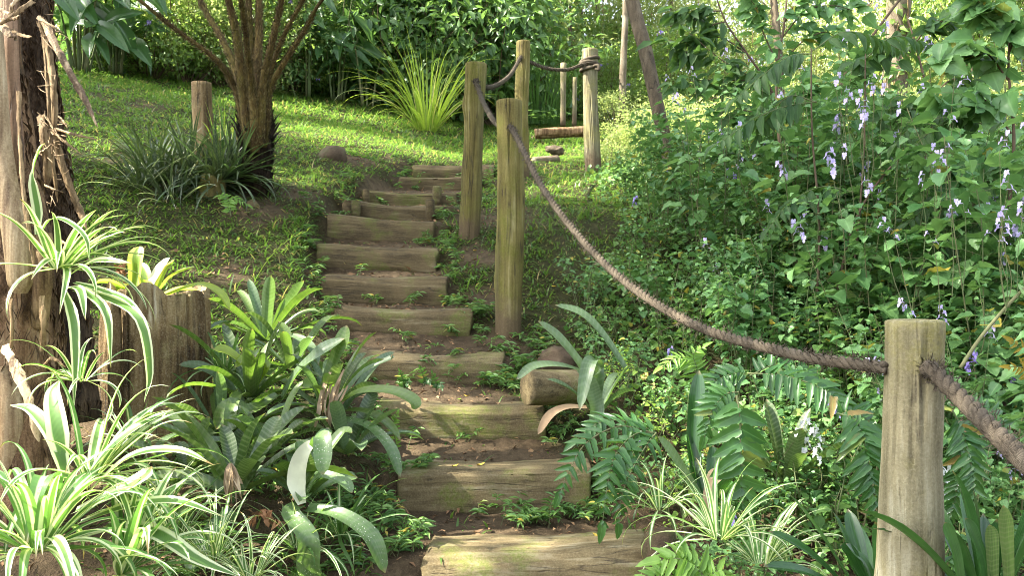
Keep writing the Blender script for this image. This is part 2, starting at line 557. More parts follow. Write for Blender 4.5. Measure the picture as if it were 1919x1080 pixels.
M['bark'] = woodmat('tree_bark', [(0, (.03, .023, .014)), (.5, (.088, .066, .04)), (1, (.17, .135, .088))], (26, 26, 4), ((.16, .15, .06), 3., .58, .5), True, .8, bdist=.02)
M['bark_grey'] = woodmat('grey_bark', [(0, (.05, .038, .024)), (.5, (.15, .118, .078)), (1, (.32, .27, .2))], (12, 12, 3), ((.16, .17, .08), 3., .55, .5), True, .8, bdist=.02)
M['fibre'] = woodmat('fibrous_trunk', [(0, (.012, .008, .005)), (.5, (.05, .032, .018)), (1, (.12, .08, .045))], (60, 60, 14), None, True, 1., bdist=.012)
M['brownbark'] = woodmat('peeling_brown_bark', [(0, (.02, .012, .006)), (.4, (.10, .055, .025)), (.7, (.24, .14, .07)), (1, (.42, .30, .17))], (26, 26, 3.5), ((.22, .19, .09), 6., .6, .5), True, 1., bdist=.012)
M['sheath'] = woodmat('pale_sheath', [(0, (.08, .042, .018)), (.35, (.20, .135, .065)), (.7, (.33, .245, .135)), (1, (.45, .365, .23))], (50, 50, 1.2), ((.22, .12, .07), 4., .58, .6), False, .5, .5)
M['sheath_pink'] = woodmat('pinkish_sheath', [(0, (.06, .03, .014)), (.5, (.19, .11, .058)), (1, (.34, .22, .13))], (50, 50, 1.2), None, True, .5, .6)
M['strip'] = woodmat('dry_strip', [(0, (.06, .032, .013)), (.4, (.18, .115, .05)), (1, (.37, .265, .14))], (70, 70, 5.), None, True, .6, .7)
M['strip_dark'] = woodmat('blotched_strip', [(0, (.05, .035, .02)), (.45, (.14, .09, .05)), (.6, (.48, .35, .2)), (1, (.6, .46, .28))], (24, 24, 5.), None, True, .6, .7)
M['fern_stalk'] = woodmat('hairy_fern_stalk', [(0, (.014, .008, .002)), (.45, (.06, .034, .008)), (.75, (.12, .078, .02)), (1, (.2, .15, .05))], (60, 60, 18), ((.11, .10, .012), 3., .48, .6), True, 1., bdist=.01)
M['fern_trunk'] = woodmat('fern_trunk', [(0, (.008, .006, .004)), (.5, (.03, .02, .012)), (1, (.075, .048, .028))], (40, 40, 10), None, True, 1., bdist=.02)
M['hair'] = plain('fibre_hairs', (.06, .035, .018), (.26, .17, .09), 30.)
M['hair_fern'] = plain('stalk_scales', (.05, .034, .010), (.30, .235, .10), 30.)
M['stone'] = woodmat('mossy_stone', [(0, (.03, .02, .012)), (.5, (.085, .057, .034)), (1, (.15, .11, .07))], (9, 9, 9), ((.06, .075, .02), 6., .52, .7), False, .8, bdist=.02)


def rope_mat():
    k = NT('hemp_rope')
    c = k.coord()
    n1 = k.noise(260., c, 4.); n2 = k.noise(12., c, 3.)
    lane = k.n('TexWave', {'Scale': 1., 'Distortion': 1.5, 'Vector': k.n('CombineXYZ', {'X': k.math('ADD', k.math('MULTIPLY', k.attr('u'), 9.), k.math('MULTIPLY', k.attr('v'), 60.))}).outputs[0]}, wave_type='BANDS').outputs['Fac']
    col = k.ramp(k.math('ADD', k.math('MULTIPLY', n1, .45), k.math('ADD', k.math('MULTIPLY', lane, .25), k.math('MULTIPLY', n2, .3))), [(.25, (.022, .016, .010)), (.5, (.082, .064, .043)), (.8, (.215, .18, .13))])
    return k.pbr(col, .9, k.math('ADD', n1, lane), .6, .002, .2)


M['rope'] = rope_mat()
M['hole'] = plain('rope_hole_shade', (.02, .014, .009), (.03, .02, .012))  # near-black colour stands in for the shade inside the rope holes


def ground_mat():
    k = NT('garden_ground')
    c = k.coord()
    n1, n2, n3 = k.noise(2.2, c, 6.), k.noise(24., c, 6., .7), k.noise(140., c, 4.)
    soil = k.ramp(k.math('ADD', k.math('MULTIPLY', n2, .6), k.math('MULTIPLY', n1, .4)), [(.3, (.032, .021, .012)), (.5, (.078, .054, .031)), (.72, (.165, .118, .07))])
    soil = k.mix(k.mrange(n3, .55, .8, 0., .5), soil, (.26, .18, .11))
    lawn = k.ramp(n2, [(.3, (.02, .018, .008)), (.6, (.045, .045, .014)), (.8, (.10, .075, .035))])
    col = k.mix(k.attr('u'), lawn, soil)
    return k.pbr(col, .95, k.math('ADD', n2, k.math('MULTIPLY', n3, .4)), .9, .03, .15)


M['ground'] = ground_mat()
M['grass'] = leafmat('lawn_grass', (.032, .092, .014), (.125, .205, .036), (.22, .36, .05), .38, .42, .4, (.93, (.32, .24, .10)), 0)
M['plect'] = leafmat('soft_leaf', (.052, .14, .042), (.165, .30, .10), (.26, .42, .08), .24, .42, .4, (.985, (.38, .30, .05)), .22)
M['cover'] = leafmat('cover_leaf', (.05, .13, .03), (.155, .27, .065), (.3, .45, .08), .22, .45, .35, (.985, (.4, .30, .05)), .15)
M['young'] = leafmat('young_leaf', (.17, .30, .045), (.26, .38, .07), (.4, .5, .08), .4, .5, .3)
M['stem'] = plain('green_stem', (.10, .14, .05), (.16, .15, .07), 20.)
M['twig'] = plain('brown_twig', (.09, .06, .035), (.16, .11, .07), 20.)
M['fern'] = leafmat('glossy_fern', (.022, .08, .016), (.062, .15, .034), (.24, .42, .05), .22, .34, .42, (.986, (.26, .17, .05)), .45)
M['fern_light'] = leafmat('light_fern', (.11, .23, .035), (.18, .31, .055), (.35, .5, .08), .4, .42, .4, None, .3)
M['fern_yellow'] = leafmat('yellow_fern', (.22, .17, .02), (.32, .22, .03), (.35, .27, .03), .4, .45, .3, None, .3)
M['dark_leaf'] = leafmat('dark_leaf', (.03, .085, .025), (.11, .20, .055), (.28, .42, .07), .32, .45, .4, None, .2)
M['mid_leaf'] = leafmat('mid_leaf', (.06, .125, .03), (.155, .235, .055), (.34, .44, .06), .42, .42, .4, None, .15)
M['bright_leaf'] = leafmat('bright_leaf', (.13, .19, .05), (.28, .33, .12), (.42, .47, .16), .48, .45, .35, None, .1)  # lighter leaf colour carries part of the background's sunlit glow
M['pale_leaf'] = leafmat('pale_leaf', (.22, .26, .10), (.42, .46, .24), (.5, .54, .27), .48, .5, .3, None, .0)  # paleness put into the colour for the overexposed, sunlit distance
M['compound'] = leafmat('dull_backlit_leaf', (.02, .06, .016), (.055, .115, .028), (.2, .34, .05), .3, .55, .3, None, .3)  # colour darkened so the leaves look backlit
M['ginger'] = leafmat('broad_leaf', (.035, .09, .028), (.07, .15, .045), (.22, .36, .05), .3, .33, .5, None, .4)
M['tuft'] = leafmat('tuft_grass', (.14, .24, .03), (.27, .36, .055), (.5, .6, .06), .45, .4, .4, (.95, (.5, .42, .2)), .0)
M['reed'] = leafmat('dark_reed', (.05, .12, .03), (.10, .19, .05), (.25, .4, .06), .4, .4, .4, None, .0)
M['spider'] = striped('white_edged_leaf', (.085, .16, .04), (.66, .68, .44), (.42, .58))
M['spider_mid'] = striped('white_hearted_leaf', (.085, .17, .045), (.60, .62, .40), (.24, .40), True)
M['brom'] = bromat('broad_strap_leaf', (.045, .085, .018), (.115, .175, .042), .25, 0., (.17, .19, .10))
M['brom_band'] = bromat('banded_strap_leaf', (.038, .07, .022), (.085, .128, .042), .4, .0, (.20, .23, .15))
M['brom_fleck'] = bromat('flecked_strap_leaf', (.06, .12, .04), (.10, .165, .055), .25, 1.)
M['brom_yel'] = bromat('yellow_green_leaf', (.15, .22, .025), (.27, .33, .05), 0., 0., trans=.42)
M['brom_rim'] = bromat('yellow_rimmed_leaf', (.12, .20, .03), (.2, .28, .05), 0., 0., trans=.4, rim=(.56, .55, .14))
M['brom_grey'] = bromat('grey_green_strap', (.055, .10, .042), (.12, .175, .08), .2, .0, (.2, .25, .19), .4)
M['brom_dark'] = bromat('dark_glossy_strap', (.018, .055, .018), (.045, .11, .03), 0., 0., rough=.22)
M['brom_white'] = plain('bleached_and_sunlit_leaf', (.58, .60, .42), (.66, .66, .5), 8., .5, .1)  # white paints sunlight on the flecked rosette's leaf; the stump leaf is bleached
M['dry'] = plain('withered_leaf', (.30, .20, .11), (.52, .40, .26), 14., .8)
M['dry_dark'] = plain('withered_brown', (.22, .09, .04), (.36, .2, .1), 14., .8)
M['spiky'] = bromat('spiky_leaf', (.022, .045, .018), (.062, .09, .036), .3, 0., (.22, .22, .17), .35, .2)
M['spiky_pale'] = striped('pale_striped_spiky_leaf', (.06, .10, .04), (.62, .62, .46), (.35, .55))
M['litter'] = plain('leaf_litter', (.16, .085, .04), (.36, .22, .11), 14., .85)
M['yellow'] = plain('yellow_leaf', (.56, .36, .03), (.62, .46, .10), 10., .6)


def petal_mat(name, c1, c2):
    k = NT(name)
    col = k.mix(k.attr('rnd'), c1, c2)
    return k.leaf(col, col, .35, .5, .3)


M['petal'] = petal_mat('mauve_petal', (.50, .42, .73), (.68, .60, .86))
M['petal_deep'] = petal_mat('violet_petal', (.30, .22, .66), (.46, .36, .78))
M['petal_white'] = petal_mat('white_petal', (.74, .75, .76), (.85, .85, .85))
# ------------------------------------------------------------------ ground
def build_ground():
    xs = np.concatenate([-np.geomspace(3.4, 90, 46)[::-1], np.arange(-3.36, 3.0, .04), np.geomspace(3.0, 90, 46)])
    ys = np.concatenate([-np.geomspace(.4, 8, 8)[::-1], np.arange(-.3, 2.4, .1), np.arange(2.4, 9.2, .033), np.geomspace(9.25, 140, 70)])
    X, Y = np.meshgrid(xs, ys)
    Z = G(X, Y)
    so = soilness(X, Y)
    Z = Z + so * (.014 * fbm(X * 22, Y * 22, 1.) + .01 * fbm(X * 50, Y * 50, 2.)) * (np.abs(X) < 3.4)
    b = Buf()
    b.add(np.stack([X, Y, Z], -1).reshape(-1, 3), grid_faces(len(ys), len(xs)), so.ravel())
    tag(b.build('ground', M['ground']), kind='structure')


build_ground()

# ------------------------------------------------------------------ steps
STEP_LABELS = [
    'broad moss-flecked timber step at the very bottom of the flight, its top face in view',
    'square-cut timber step overhung at its right end by a drooping fern frond',
    'timber step with a pale sunlit left edge, beside a short cut log',
    'long timber step half covered at its left end by strap leaves',
    'mossy timber step with dark blue-black stains, slanting beside the middle post foot',
    'deeply grained timber step with pale bleached streaks along its upper edge',
    'dark timber step next above the deeply grained one, with a chamfered right end',
    'plain flat-faced timber step just left of the foot of the leaning mossy post',
    'timber step held by two pegs, the lower of the pegged pair',
    'grainy timber step held by two pegs, the upper of the pegged pair',
    'flat timber riser with a vertical joint, next to last at the top of the flight',
    'rounded half-buried log step at the very top of the flight, passing behind the mossy post',
]


def timber(i):
    (lx, ly), (rx, ry), Y, rise, dep, ex = STEPS[i]
    A, B = P(lx, ly, Y + .03), P(rx, ry, Y - .01 if i != 4 else Y - .04)
    h = rise / F * Y + .05
    L = np.linalg.norm(B - A)
    X = (B - A) / L
    Yv = nrm(np.array([-X[1], X[0], 0]))
    Zv = np.cross(X, Yv)
    n, S = 44, 60
    th = np.arange(n) / n * 2 * PI + .01
    c, s = np.cos(th), np.sin(th)
    yy = np.sign(c) * np.abs(c) ** (2 / ex) * dep / 2
    zz = np.sign(s) * np.abs(s) ** (2 / ex) * h / 2
    ts = np.concatenate([[0, 0, 0, .004], np.linspace(.012, .988, S - 8), [.996, 1, 1, 1]])
    sh = np.concatenate([[.25, .6, .9, .97], np.ones(S - 8), [.97, .9, .6, .25]])
    T, TH = np.meshgrid(ts, th, indexing='ij')
    a = L * T
    k = i * 13.7
    d = .008 * fbm(a * 4 + k, np.cos(TH) * 1.5, np.sin(TH) * 1.5) + .003 * vnoise(a * 4 + k, TH * 7, 3.) + .0016 * vnoise(a * 40, TH * 22, k)
    wear = -.018 * np.exp(-((T - .5) / .3) ** 2) * (np.sin(TH) > .5)      # trodden middle
    f = 1 + d / .09
    endj = .012 * fbm(TH * 2 + k, T * 3, 1.) * np.where(T < .02, 1, np.where(T > .98, 1, 0))
    Yl = dep / 2 + yy[None] * f * sh[:, None]
    Zl = -h / 2 + (zz[None] * f) * sh[:, None] + wear + .012 * np.sin(a * 3 + k)
    W = np.stack([a + endj - L / 2, Yl, Zl], -1).reshape(-1, 3)
    b = Buf()
    b.add(W, [grid_faces(len(ts), n, 0, True), (np.arange(n)[::-1])[None], (np.arange(n) + (len(ts) - 1) * n)[None]])
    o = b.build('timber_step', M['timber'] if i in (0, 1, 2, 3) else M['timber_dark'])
    mid = (A + B) / 2
    o.matrix_world = Matrix(((X[0], Yv[0], Zv[0], mid[0]), (X[1], Yv[1], Zv[1], mid[1]), (X[2], Yv[2], Zv[2], mid[2]), (0, 0, 0, 1)))
    tag(o, STEP_LABELS[i], 'step', 'timber steps up the bank')


for i in range(12):
    timber(i)

for (px, py0, py1, Y, w, lab) in ((667, 376, 402, 6.5, 17, 'short peg at the left end of the lower pegged step'), (806, 374, 410, 6.5, 17, 'peg at the right end of the lower pegged step'),
                                  (686, 355, 378, 7.0, 13, 'dark peg at the left end of the upper pegged step'), (819, 349, 383, 7.0, 17, 'tall peg at the right end of the upper pegged step')):
    b = Buf()
    p0, p1 = P(px, py0, Y), P(px, py1 + 10, Y)
    tube(b, np.array([p1, p1 * .5 + p0 * .5, p0 * .95 + p1 * .05, p0]), [w / 2 / F * Y, w / 2 / F * Y, w / 2 / F * Y, w / 2.4 / F * Y], 12, rough=.08)
    tag(b.build('wooden_peg', M['timber_dark'], loc=p1), lab, 'peg', 'pegs holding the steps')


# ------------------------------------------------------------------ posts
def post(top, bot, Y, wpx, mat, label, wbot=None, knots=(), lean=0., holes=()):
    p1 = P(*top, Y); p0 = P(*bot, Y + lean)
    p0 = p0 - (p1 - p0) * .06
    r1 = wpx / 2 / F * Y; r0 = (wbot or wpx) / 2 / F * Y
    S = 60
    t = np.linspace(0, 1, S)
    pts = p0 + (p1 - p0) * t[:, None]
    H = np.linalg.norm(p1 - p0)
    pts[:, 0] += .006 * np.sin(t * 5 + Y)
    ph = random.random() * 9

    def disp(th, L):
        d = .007 * fbm(np.cos(th) * 1.2 + ph, np.sin(th) * 1.2, L * 2.5) - .008 * (1 - sstep(0, .05, np.abs(vnoise(th * 2.6, L * .45, ph + 3)))) * (vnoise(th, L * .8, ph + 9) > -.2) + .0018 * vnoise(th * 12 / PI * 2, L * 3, ph) + .003 * np.sin(L * 6 + ph)
        for (a, l, rr, hh) in knots:
            d = d + hh * np.exp(-((th - a) ** 2 * .004 + (L - l) ** 2) / rr ** 2)
        return d
    rad = np.interp(t, [0, 1], [r0, r1])
    pts2 = np.concatenate([pts, [pts[-1] + [0, 0, .004], pts[-1] + [0, 0, .006]]])
    rad2 = np.concatenate([rad, [r1 * .93, r1 * .8]])
    b = Buf()
    tube(b, pts2, rad2, 110, disp=disp)
    o = b.build('rope_post', M[mat], loc=p0)
    for (hx, hy, hY, hr, ang) in holes:
        c = P(hx, hy, hY); d = np.array([math.cos(ang), math.sin(ang), -.15])
        hb = Buf()
        tube(hb, np.array([c - d * .03, c - d * .004, c + d * .004]), [hr, hr, hr * .8], 18, rough=.1, rs=(2., 2.))
        hb.build('rope_hole', M['hole'], o, loc=p0)
    return tag(o, label, 'post', 'wooden posts of the rope handrail')


post((1711, 604), (1709, 1560), 2.08, 109, 'post_pale', 'thick pale grey wooden post nearest the viewer, at the right edge', 122, ((2.6, .62, .05, .008), (4.4, .5, .04, .006), (4.0, .9, .03, .006), (3.4, .75, .03, .005), (5.2, .95, .05, -.005)), holes=((1746, 694, 2.03, .033, -.9),))
post((955, 190), (955, 612), 4.80, 50, 'post', 'greenish wooden post standing alone beside the middle of the steps, rope hole near its top', 51, ((4.4, .8, .05, .006), (3.6, .3, .06, .006)), holes=((957, 238, 4.735, .023, -1.5),))
post((893, 120), (879, 440), 6.05, 38, 'post', 'leaning mossy wooden post with a stepped side, left of the middle post', 37, ((3.2, .95, .06, .014), (3.4, .5, .1, .008)), holes=((891, 152, 5.985, .023, -1.6),))
post((980, 78), (978, 330), 8.2, 26, 'post', 'mossy wooden post half hidden behind the greenish middle post', 26)
post((1105, 93), (1111, 312), 8.5, 28, 'post_pale', 'sunlit tan wooden post with rope wound around its top, farthest from the viewer', 29)


# ------------------------------------------------------------------ ropes
def rope(pts, rad, label, extra=None):
    p = np.asarray(pts, float)
    L = np.linalg.norm(np.diff(p, axis=0), axis=1).sum()
    n = int(min(900, max(60, L / .0045)))
    p = spline(p, n)
    T, A, B = frames(p)
    s = np.concatenate([[0], np.cumsum(np.linalg.norm(np.diff(p, axis=0), axis=1))])
    root = Buf()
    for k in range(3):
        a = s / (rad * 5.6) * 2 * PI + k * 2 * PI / 3
        q = p + (A * np.cos(a)[:, None] + B * np.sin(a)[:, None]) * rad * .50
        tube(root, q, rad * .53, 10, r=.3 * k, rough=.05, rs=(3., 60.), seed=k)
    # loose yarn ends
    N = int(L * 520)
    i = rng.integers(2, n - 2, N); an = rng.random(N) * 2 * PI
    rd = A[i] * np.cos(an)[:, None] + B[i] * np.sin(an)[:, None]
    inst(root, LEAF_LO, p[i] + rd * rad * .92, nrm(rd + T[i] * rng.normal(size=(N, 1)) * 1.5), T[i], rng.uniform(.008, .028, N), .0009)
    if extra: extra(root)
    return tag(root.build('rope', M['rope'], loc=p[0]), label, 'rope', 'rope handrail lengths')


def rope_px(P0, P1, px, rad, label, extra=None):
    """rope hanging in the vertical plane through two 3-D points, following photograph pixels"""
    a, b = np.array(P0[:2]), np.array(P1[:2])
    out = []
    for (x, y) in px:
        k = (x - 959.5) / F
        t = (k * a[1] - a[0]) / ((b - a)[0] - k * (b - a)[1])
        q = a + (b - a) * t
        out.append([q[0], q[1], (540 - y) / F * q[1]])
    return rope(out, rad, label, extra)


pn, pm, p2, pb, pf = P(1655, 690, 2.08), P(957, 237, 4.73), P(892, 152, 5.98), P(981, 108, 8.2), P(1105, 120, 8.5)
rope_px(pm, pn, [(957, 237), (966, 252), (985, 290), (1010, 340), (1050, 400), (1100, 460), (1150, 510), (1200, 550), (1260, 588), (1320, 617), (1380, 637), (1440, 653), (1520, 671), (1600, 682), (1662, 690)], .0155, 'long twisted rope sagging from the greenish middle post to the pale near post')
rope([P(1735, 690, 2.03), P(1748, 694, 1.97), P(1770, 716, 1.92), P(1822, 768, 1.78), P(1880, 826, 1.62), P(1935, 878, 1.48), P(2060, 985, 1.2), P(2300, 1150, .9)], .019, 'thick twisted rope hanging from the near post toward the right edge')
rope([P(891, 150, 5.97), P(895, 160, 5.93), P(903, 185, 5.75), P(915, 210, 5.4), P(927, 228, 5.05), P(938, 236, 4.84)], .0155, 'short twisted rope between the leaning mossy post and the greenish middle post')
rope([P(902, 160, 6.1), P(915, 164, 6.4), P(935, 157, 7.0), P(958, 138, 7.7), P(975, 108, 8.12), P(978, 104, 8.18)], .017, 'dark rope rising from the leaning mossy post to the half-hidden post')


def coils(b):
    for k, (py, tilt, rr) in enumerate(((112, .02, .083), (118, -.02, .086), (124, .03, .088), (130, -.01, .085))):
        c = P(1105, py, 8.5); a = np.linspace(0, 2 * PI, 40)
        q = np.stack([c[0] + rr * np.cos(a), c[1] + rr * np.sin(a), c[2] + tilt * np.cos(a + k)], 1)
        tube(b, q, .016, 8, rough=.15, rs=(2, 40.))
    tube(b, spline([P(1112, 124, 8.4), P(1120, 122, 8.38), P(1123, 130, 8.38), P(1116, 128, 8.4)], 12), .015, 8)


rope([P(985, 111, 8.2), P(1000, 119, 8.21), P(1030, 129, 8.28), P(1065, 130, 8.36), P(1090, 121, 8.42), P(1098, 120, 8.43)], .017, 'dark rope between the half-hidden post and the sunlit far post, wound round its top', coils)


# ------------------------------------------------------------------ stones, logs
def boulder(c, rx, ry, rz, name, mat, label, cat, rough=.25, seed=1.):
    b = Buf()
    n, S = 32, 22
    ph = np.linspace(.01, PI - .01, S); th = np.arange(n) / n * 2 * PI
    PH, TH = np.meshgrid(ph, th, indexing='ij')
    d = np.stack([np.sin(PH) * np.cos(TH), np.sin(PH) * np.sin(TH), np.cos(PH)], -1)
    r = 1 + rough * fbm(d[..., 0] * 1.4 + seed, d[..., 1] * 1.4, d[..., 2] * 1.4) + .05 * fbm(d[..., 0] * 7, d[..., 1] * 7, d[..., 2] * 7 + seed)
    V = d * r[..., None] * [rx, ry, rz]
    b.add(V.reshape(-1, 3), grid_faces(S, n, 0, True)[:, ::-1])
    o = b.build(name, M[mat])
    o.location = tuple(float(q) for q in c)
    return tag(o, label, cat)


g = ground_at(619, 300); boulder(g + [0, .1, .035], .125, .11, .10, 'boulder', 'stone', 'dark rounded boulder sitting on the sunlit lawn', 'stone', .2, 3.)
boulder(P(1245, 1030, 2.85), .075, .075, .065, 'stone', 'stone', 'small brown stone beside the bottom step, behind the light fern tip', 'stone', .2, 5.)
boulder(P(1045, 676, 4.35), .10, .09, .07, 'stone', 'stone', 'mossy brown rock behind the grey-green strap leaves', 'stone', .3, 8.)


def log_px(a, b_, r, name, mat, label, cat, sides=26, rough=.08):
    bb = Buf()
    a, b_ = np.asarray(a), np.asarray(b_)
    t = np.linspace(0, 1, 30)
    pts = np.concatenate([[a + (b_ - a) * .001], a + (b_ - a) * (.01 + .98 * t[:, None]), [a + (b_ - a) * .999]])
    rr = np.concatenate([[r * .96], np.full(30, r), [r * .96]])
    tube(bb, pts, rr, sides, rough=rough, rs=(1.3, 3.))
    return tag(bb.build(name, M[mat], loc=(a + b_) / 2), label, cat)


log_px(P(988, 727, 3.88), P(1110, 727, 4.02), 34 / F * 3.9, 'short_log', 'timber', 'short thick cut log lying beside a step, its end facing the steps', 'log')
log_px(P(1000, 302, 9.0), P(1045, 299, 9.15), .045, 'short_log', 'log', 'small pale log lying on the bright grass beyond the middle post', 'log')
log_px(P(1003, 250, 11.6), P(1105, 247, 11.7), .07, 'fallen_log', 'brownbark', 'rough bark-covered fallen log across the lawn behind the sunlit far post', 'log', 26, .45)
boulder(P(1041, 282, 9.9), .10, .06, .05, 'stump_fragment', 'bark', 'small dark broken stump on the bright grass beyond the posts', 'stump', .5, 4.)


# ------------------------------------------------------------------ stump
def stump():
    root_p = P(290, 830, 3.78)
    b = Buf()
    Y = 3.78
    S, n = 60, 190
    cx = np.array([290, 290, 292]); 
    t = np.linspace(0, 1, S)
    pts = np.array([P(297 - 8 * q, 850 - 306 * q, Y) for q in t])
    rad = np.interp(t, [0, .15, .5, 1], [.255, .235, .222, .213])

    def disp(th, L):
        rib = .016 * vnoise(th * 24 / (2 * PI) * 1.5, L * 1.1, 2.) + .010 * vnoise(th * 60 / (2 * PI), L * 2.2, 7.) + .02 * fbm(np.cos(th) * 1.4, np.sin(th) * 1.4, L * 1.5)
        notch = -.03 * (vnoise(th * 2.1, L * .3, 4.) > .55)
        crk = -.022 * (1 - sstep(0, .16, np.abs(vnoise(th * 3.4, L * .55, 11.)))) - .012 * (1 - sstep(0, .14, np.abs(vnoise(th * 8.3, L * .9, 15.))))
        return rib + notch + crk
    tube(b, pts, rad, n, disp=disp, cap=False)
    V = b.v[0].reshape(S, n, 3)
    th = np.arange(n) / n * 2 * PI
    rim = .03 * vnoise(th * 3, 0 * th, 5.) + .018 * vnoise(th * 9, 0 * th, 6.)
    V[-1, :, 2] += rim
    V[-2, :, 2] += rim * .6
    # hollow inside
    inn = [V[-1]]
    c = V[-1].mean(0)
    for k, (f, dz) in enumerate(((.9, -.005), (.8, -.03), (.68, -.07), (.4, -.09), (.1, -.095))):
        inn.append(c + (V[-1] - c) * [f, f, .6 - .1 * k] + [0, 0, dz])
    b2v = np.concatenate([q for q in inn])
    b.v[0] = V.reshape(-1, 3)
    b.add(b2v, grid_faces(len(inn), n, 0, True))
    o = b.build('tree_stump', M['stump'], loc=root_p)
    tag(o, 'big weathered grey-brown tree stump with a bright-leaved plant on top', 'stump')


stump()
b = Buf()
a, c = P(378, 400, 6.35), P(377, 155, 6.35)
tube(b, spline([a, a * .5 + c * .5 + [.01, 0, 0], c], 40), [20 / F * 6.35, 19 / F * 6.35, 18 / F * 6.35], 40, rough=.12, rs=(2.5, 1.), seed=3.)
tag(b.build('old_post', M['stump'], loc=a), 'old weathered pale post rising out of the spiky plants beside the tree fern', 'post')
b = Buf()
a, c = P(402, 430, 6.0), P(398, 330, 6.05)
tube(b, spline([a, c], 16), [28 / F * 6, 25 / F * 6, 20 / F * 6], 28, rough=.3, rs=(1.6, 4.), seed=9.)
tag(b.build('rotten_stump', M['post'], loc=a), 'low yellow-mossed rotten stump under the spiky plants', 'stump')
b = Buf()
a, c = P(492, 425, 5.95), P(470, 378, 6.0)
tube(b, spline([a, c], 12), [20 / F * 6, 15 / F * 6, 9 / F * 6], 20, rough=.35, rs=(1.6, 6.), seed=19.)
tag(b.build('broken_stake', M['timber_dark'], loc=a), 'short split wooden stub in front of the tree fern foot', 'stump')


# ------------------------------------------------------------------ hairs
def hairs(buf, pts, rad, N, L, W, along=-1., m=0, out=.35):
    pts = spline(pts, 60); T, A, B = frames(pts)
    rad = np.interp(np.linspace(0, 1, 60), np.linspace(0, 1, len(rad)), rad)
    i = rng.integers(1, 59, N); th = rng.random(N) * 2 * PI
    rd = A[i] * np.cos(th)[:, None] + B[i] * np.sin(th)[:, None]
    org = pts[i] + rd * rad[i][:, None] * .98
    tg = np.cross(T[i], rd)
    d = nrm(T[i] * along + rd * rng.uniform(0, out * 2, (N, 1)) + tg * rng.normal(0, .5, (N, 1)))
    inst(buf, LEAF_LO, org, d, rd, L * rng.uniform(.4, 1.4, N), W * rng.uniform(.6, 1.4, N), m)


# ------------------------------------------------------------------ left trunks
def strip(name, mat, pts, w, parent, label=None, twist=0., up=(0, -1, .1), loc=None):
    b = Buf()
    ribbon(b, pts, w * .85, up, 9, 40, -.5, lambda t: np.clip(.8 + .25 * vnoise(t * 7, 0 * t, w * 99) + .12 * vnoise(t * 27, 0 * t, w * 55) - .8 * np.clip((t - .7) / .3, 0, 1) ** 2, .08, 1.3), twist=twist)
    V = b.v[0]; V[:] += .0022 * np.stack([vnoise(V[:, 0] * 300, V[:, 2] * 20, k_) for k_ in (1., 5., 9.)], 1); q = V.copy(); q[:, 1] += .004                # real thickness
    b.add(q, b.f[0][0][:, ::-1] - 0, 0, 0, .5)
    o = b.build(name, M[mat], parent, loc=loc)
    if label: o['label'] = label
    return o


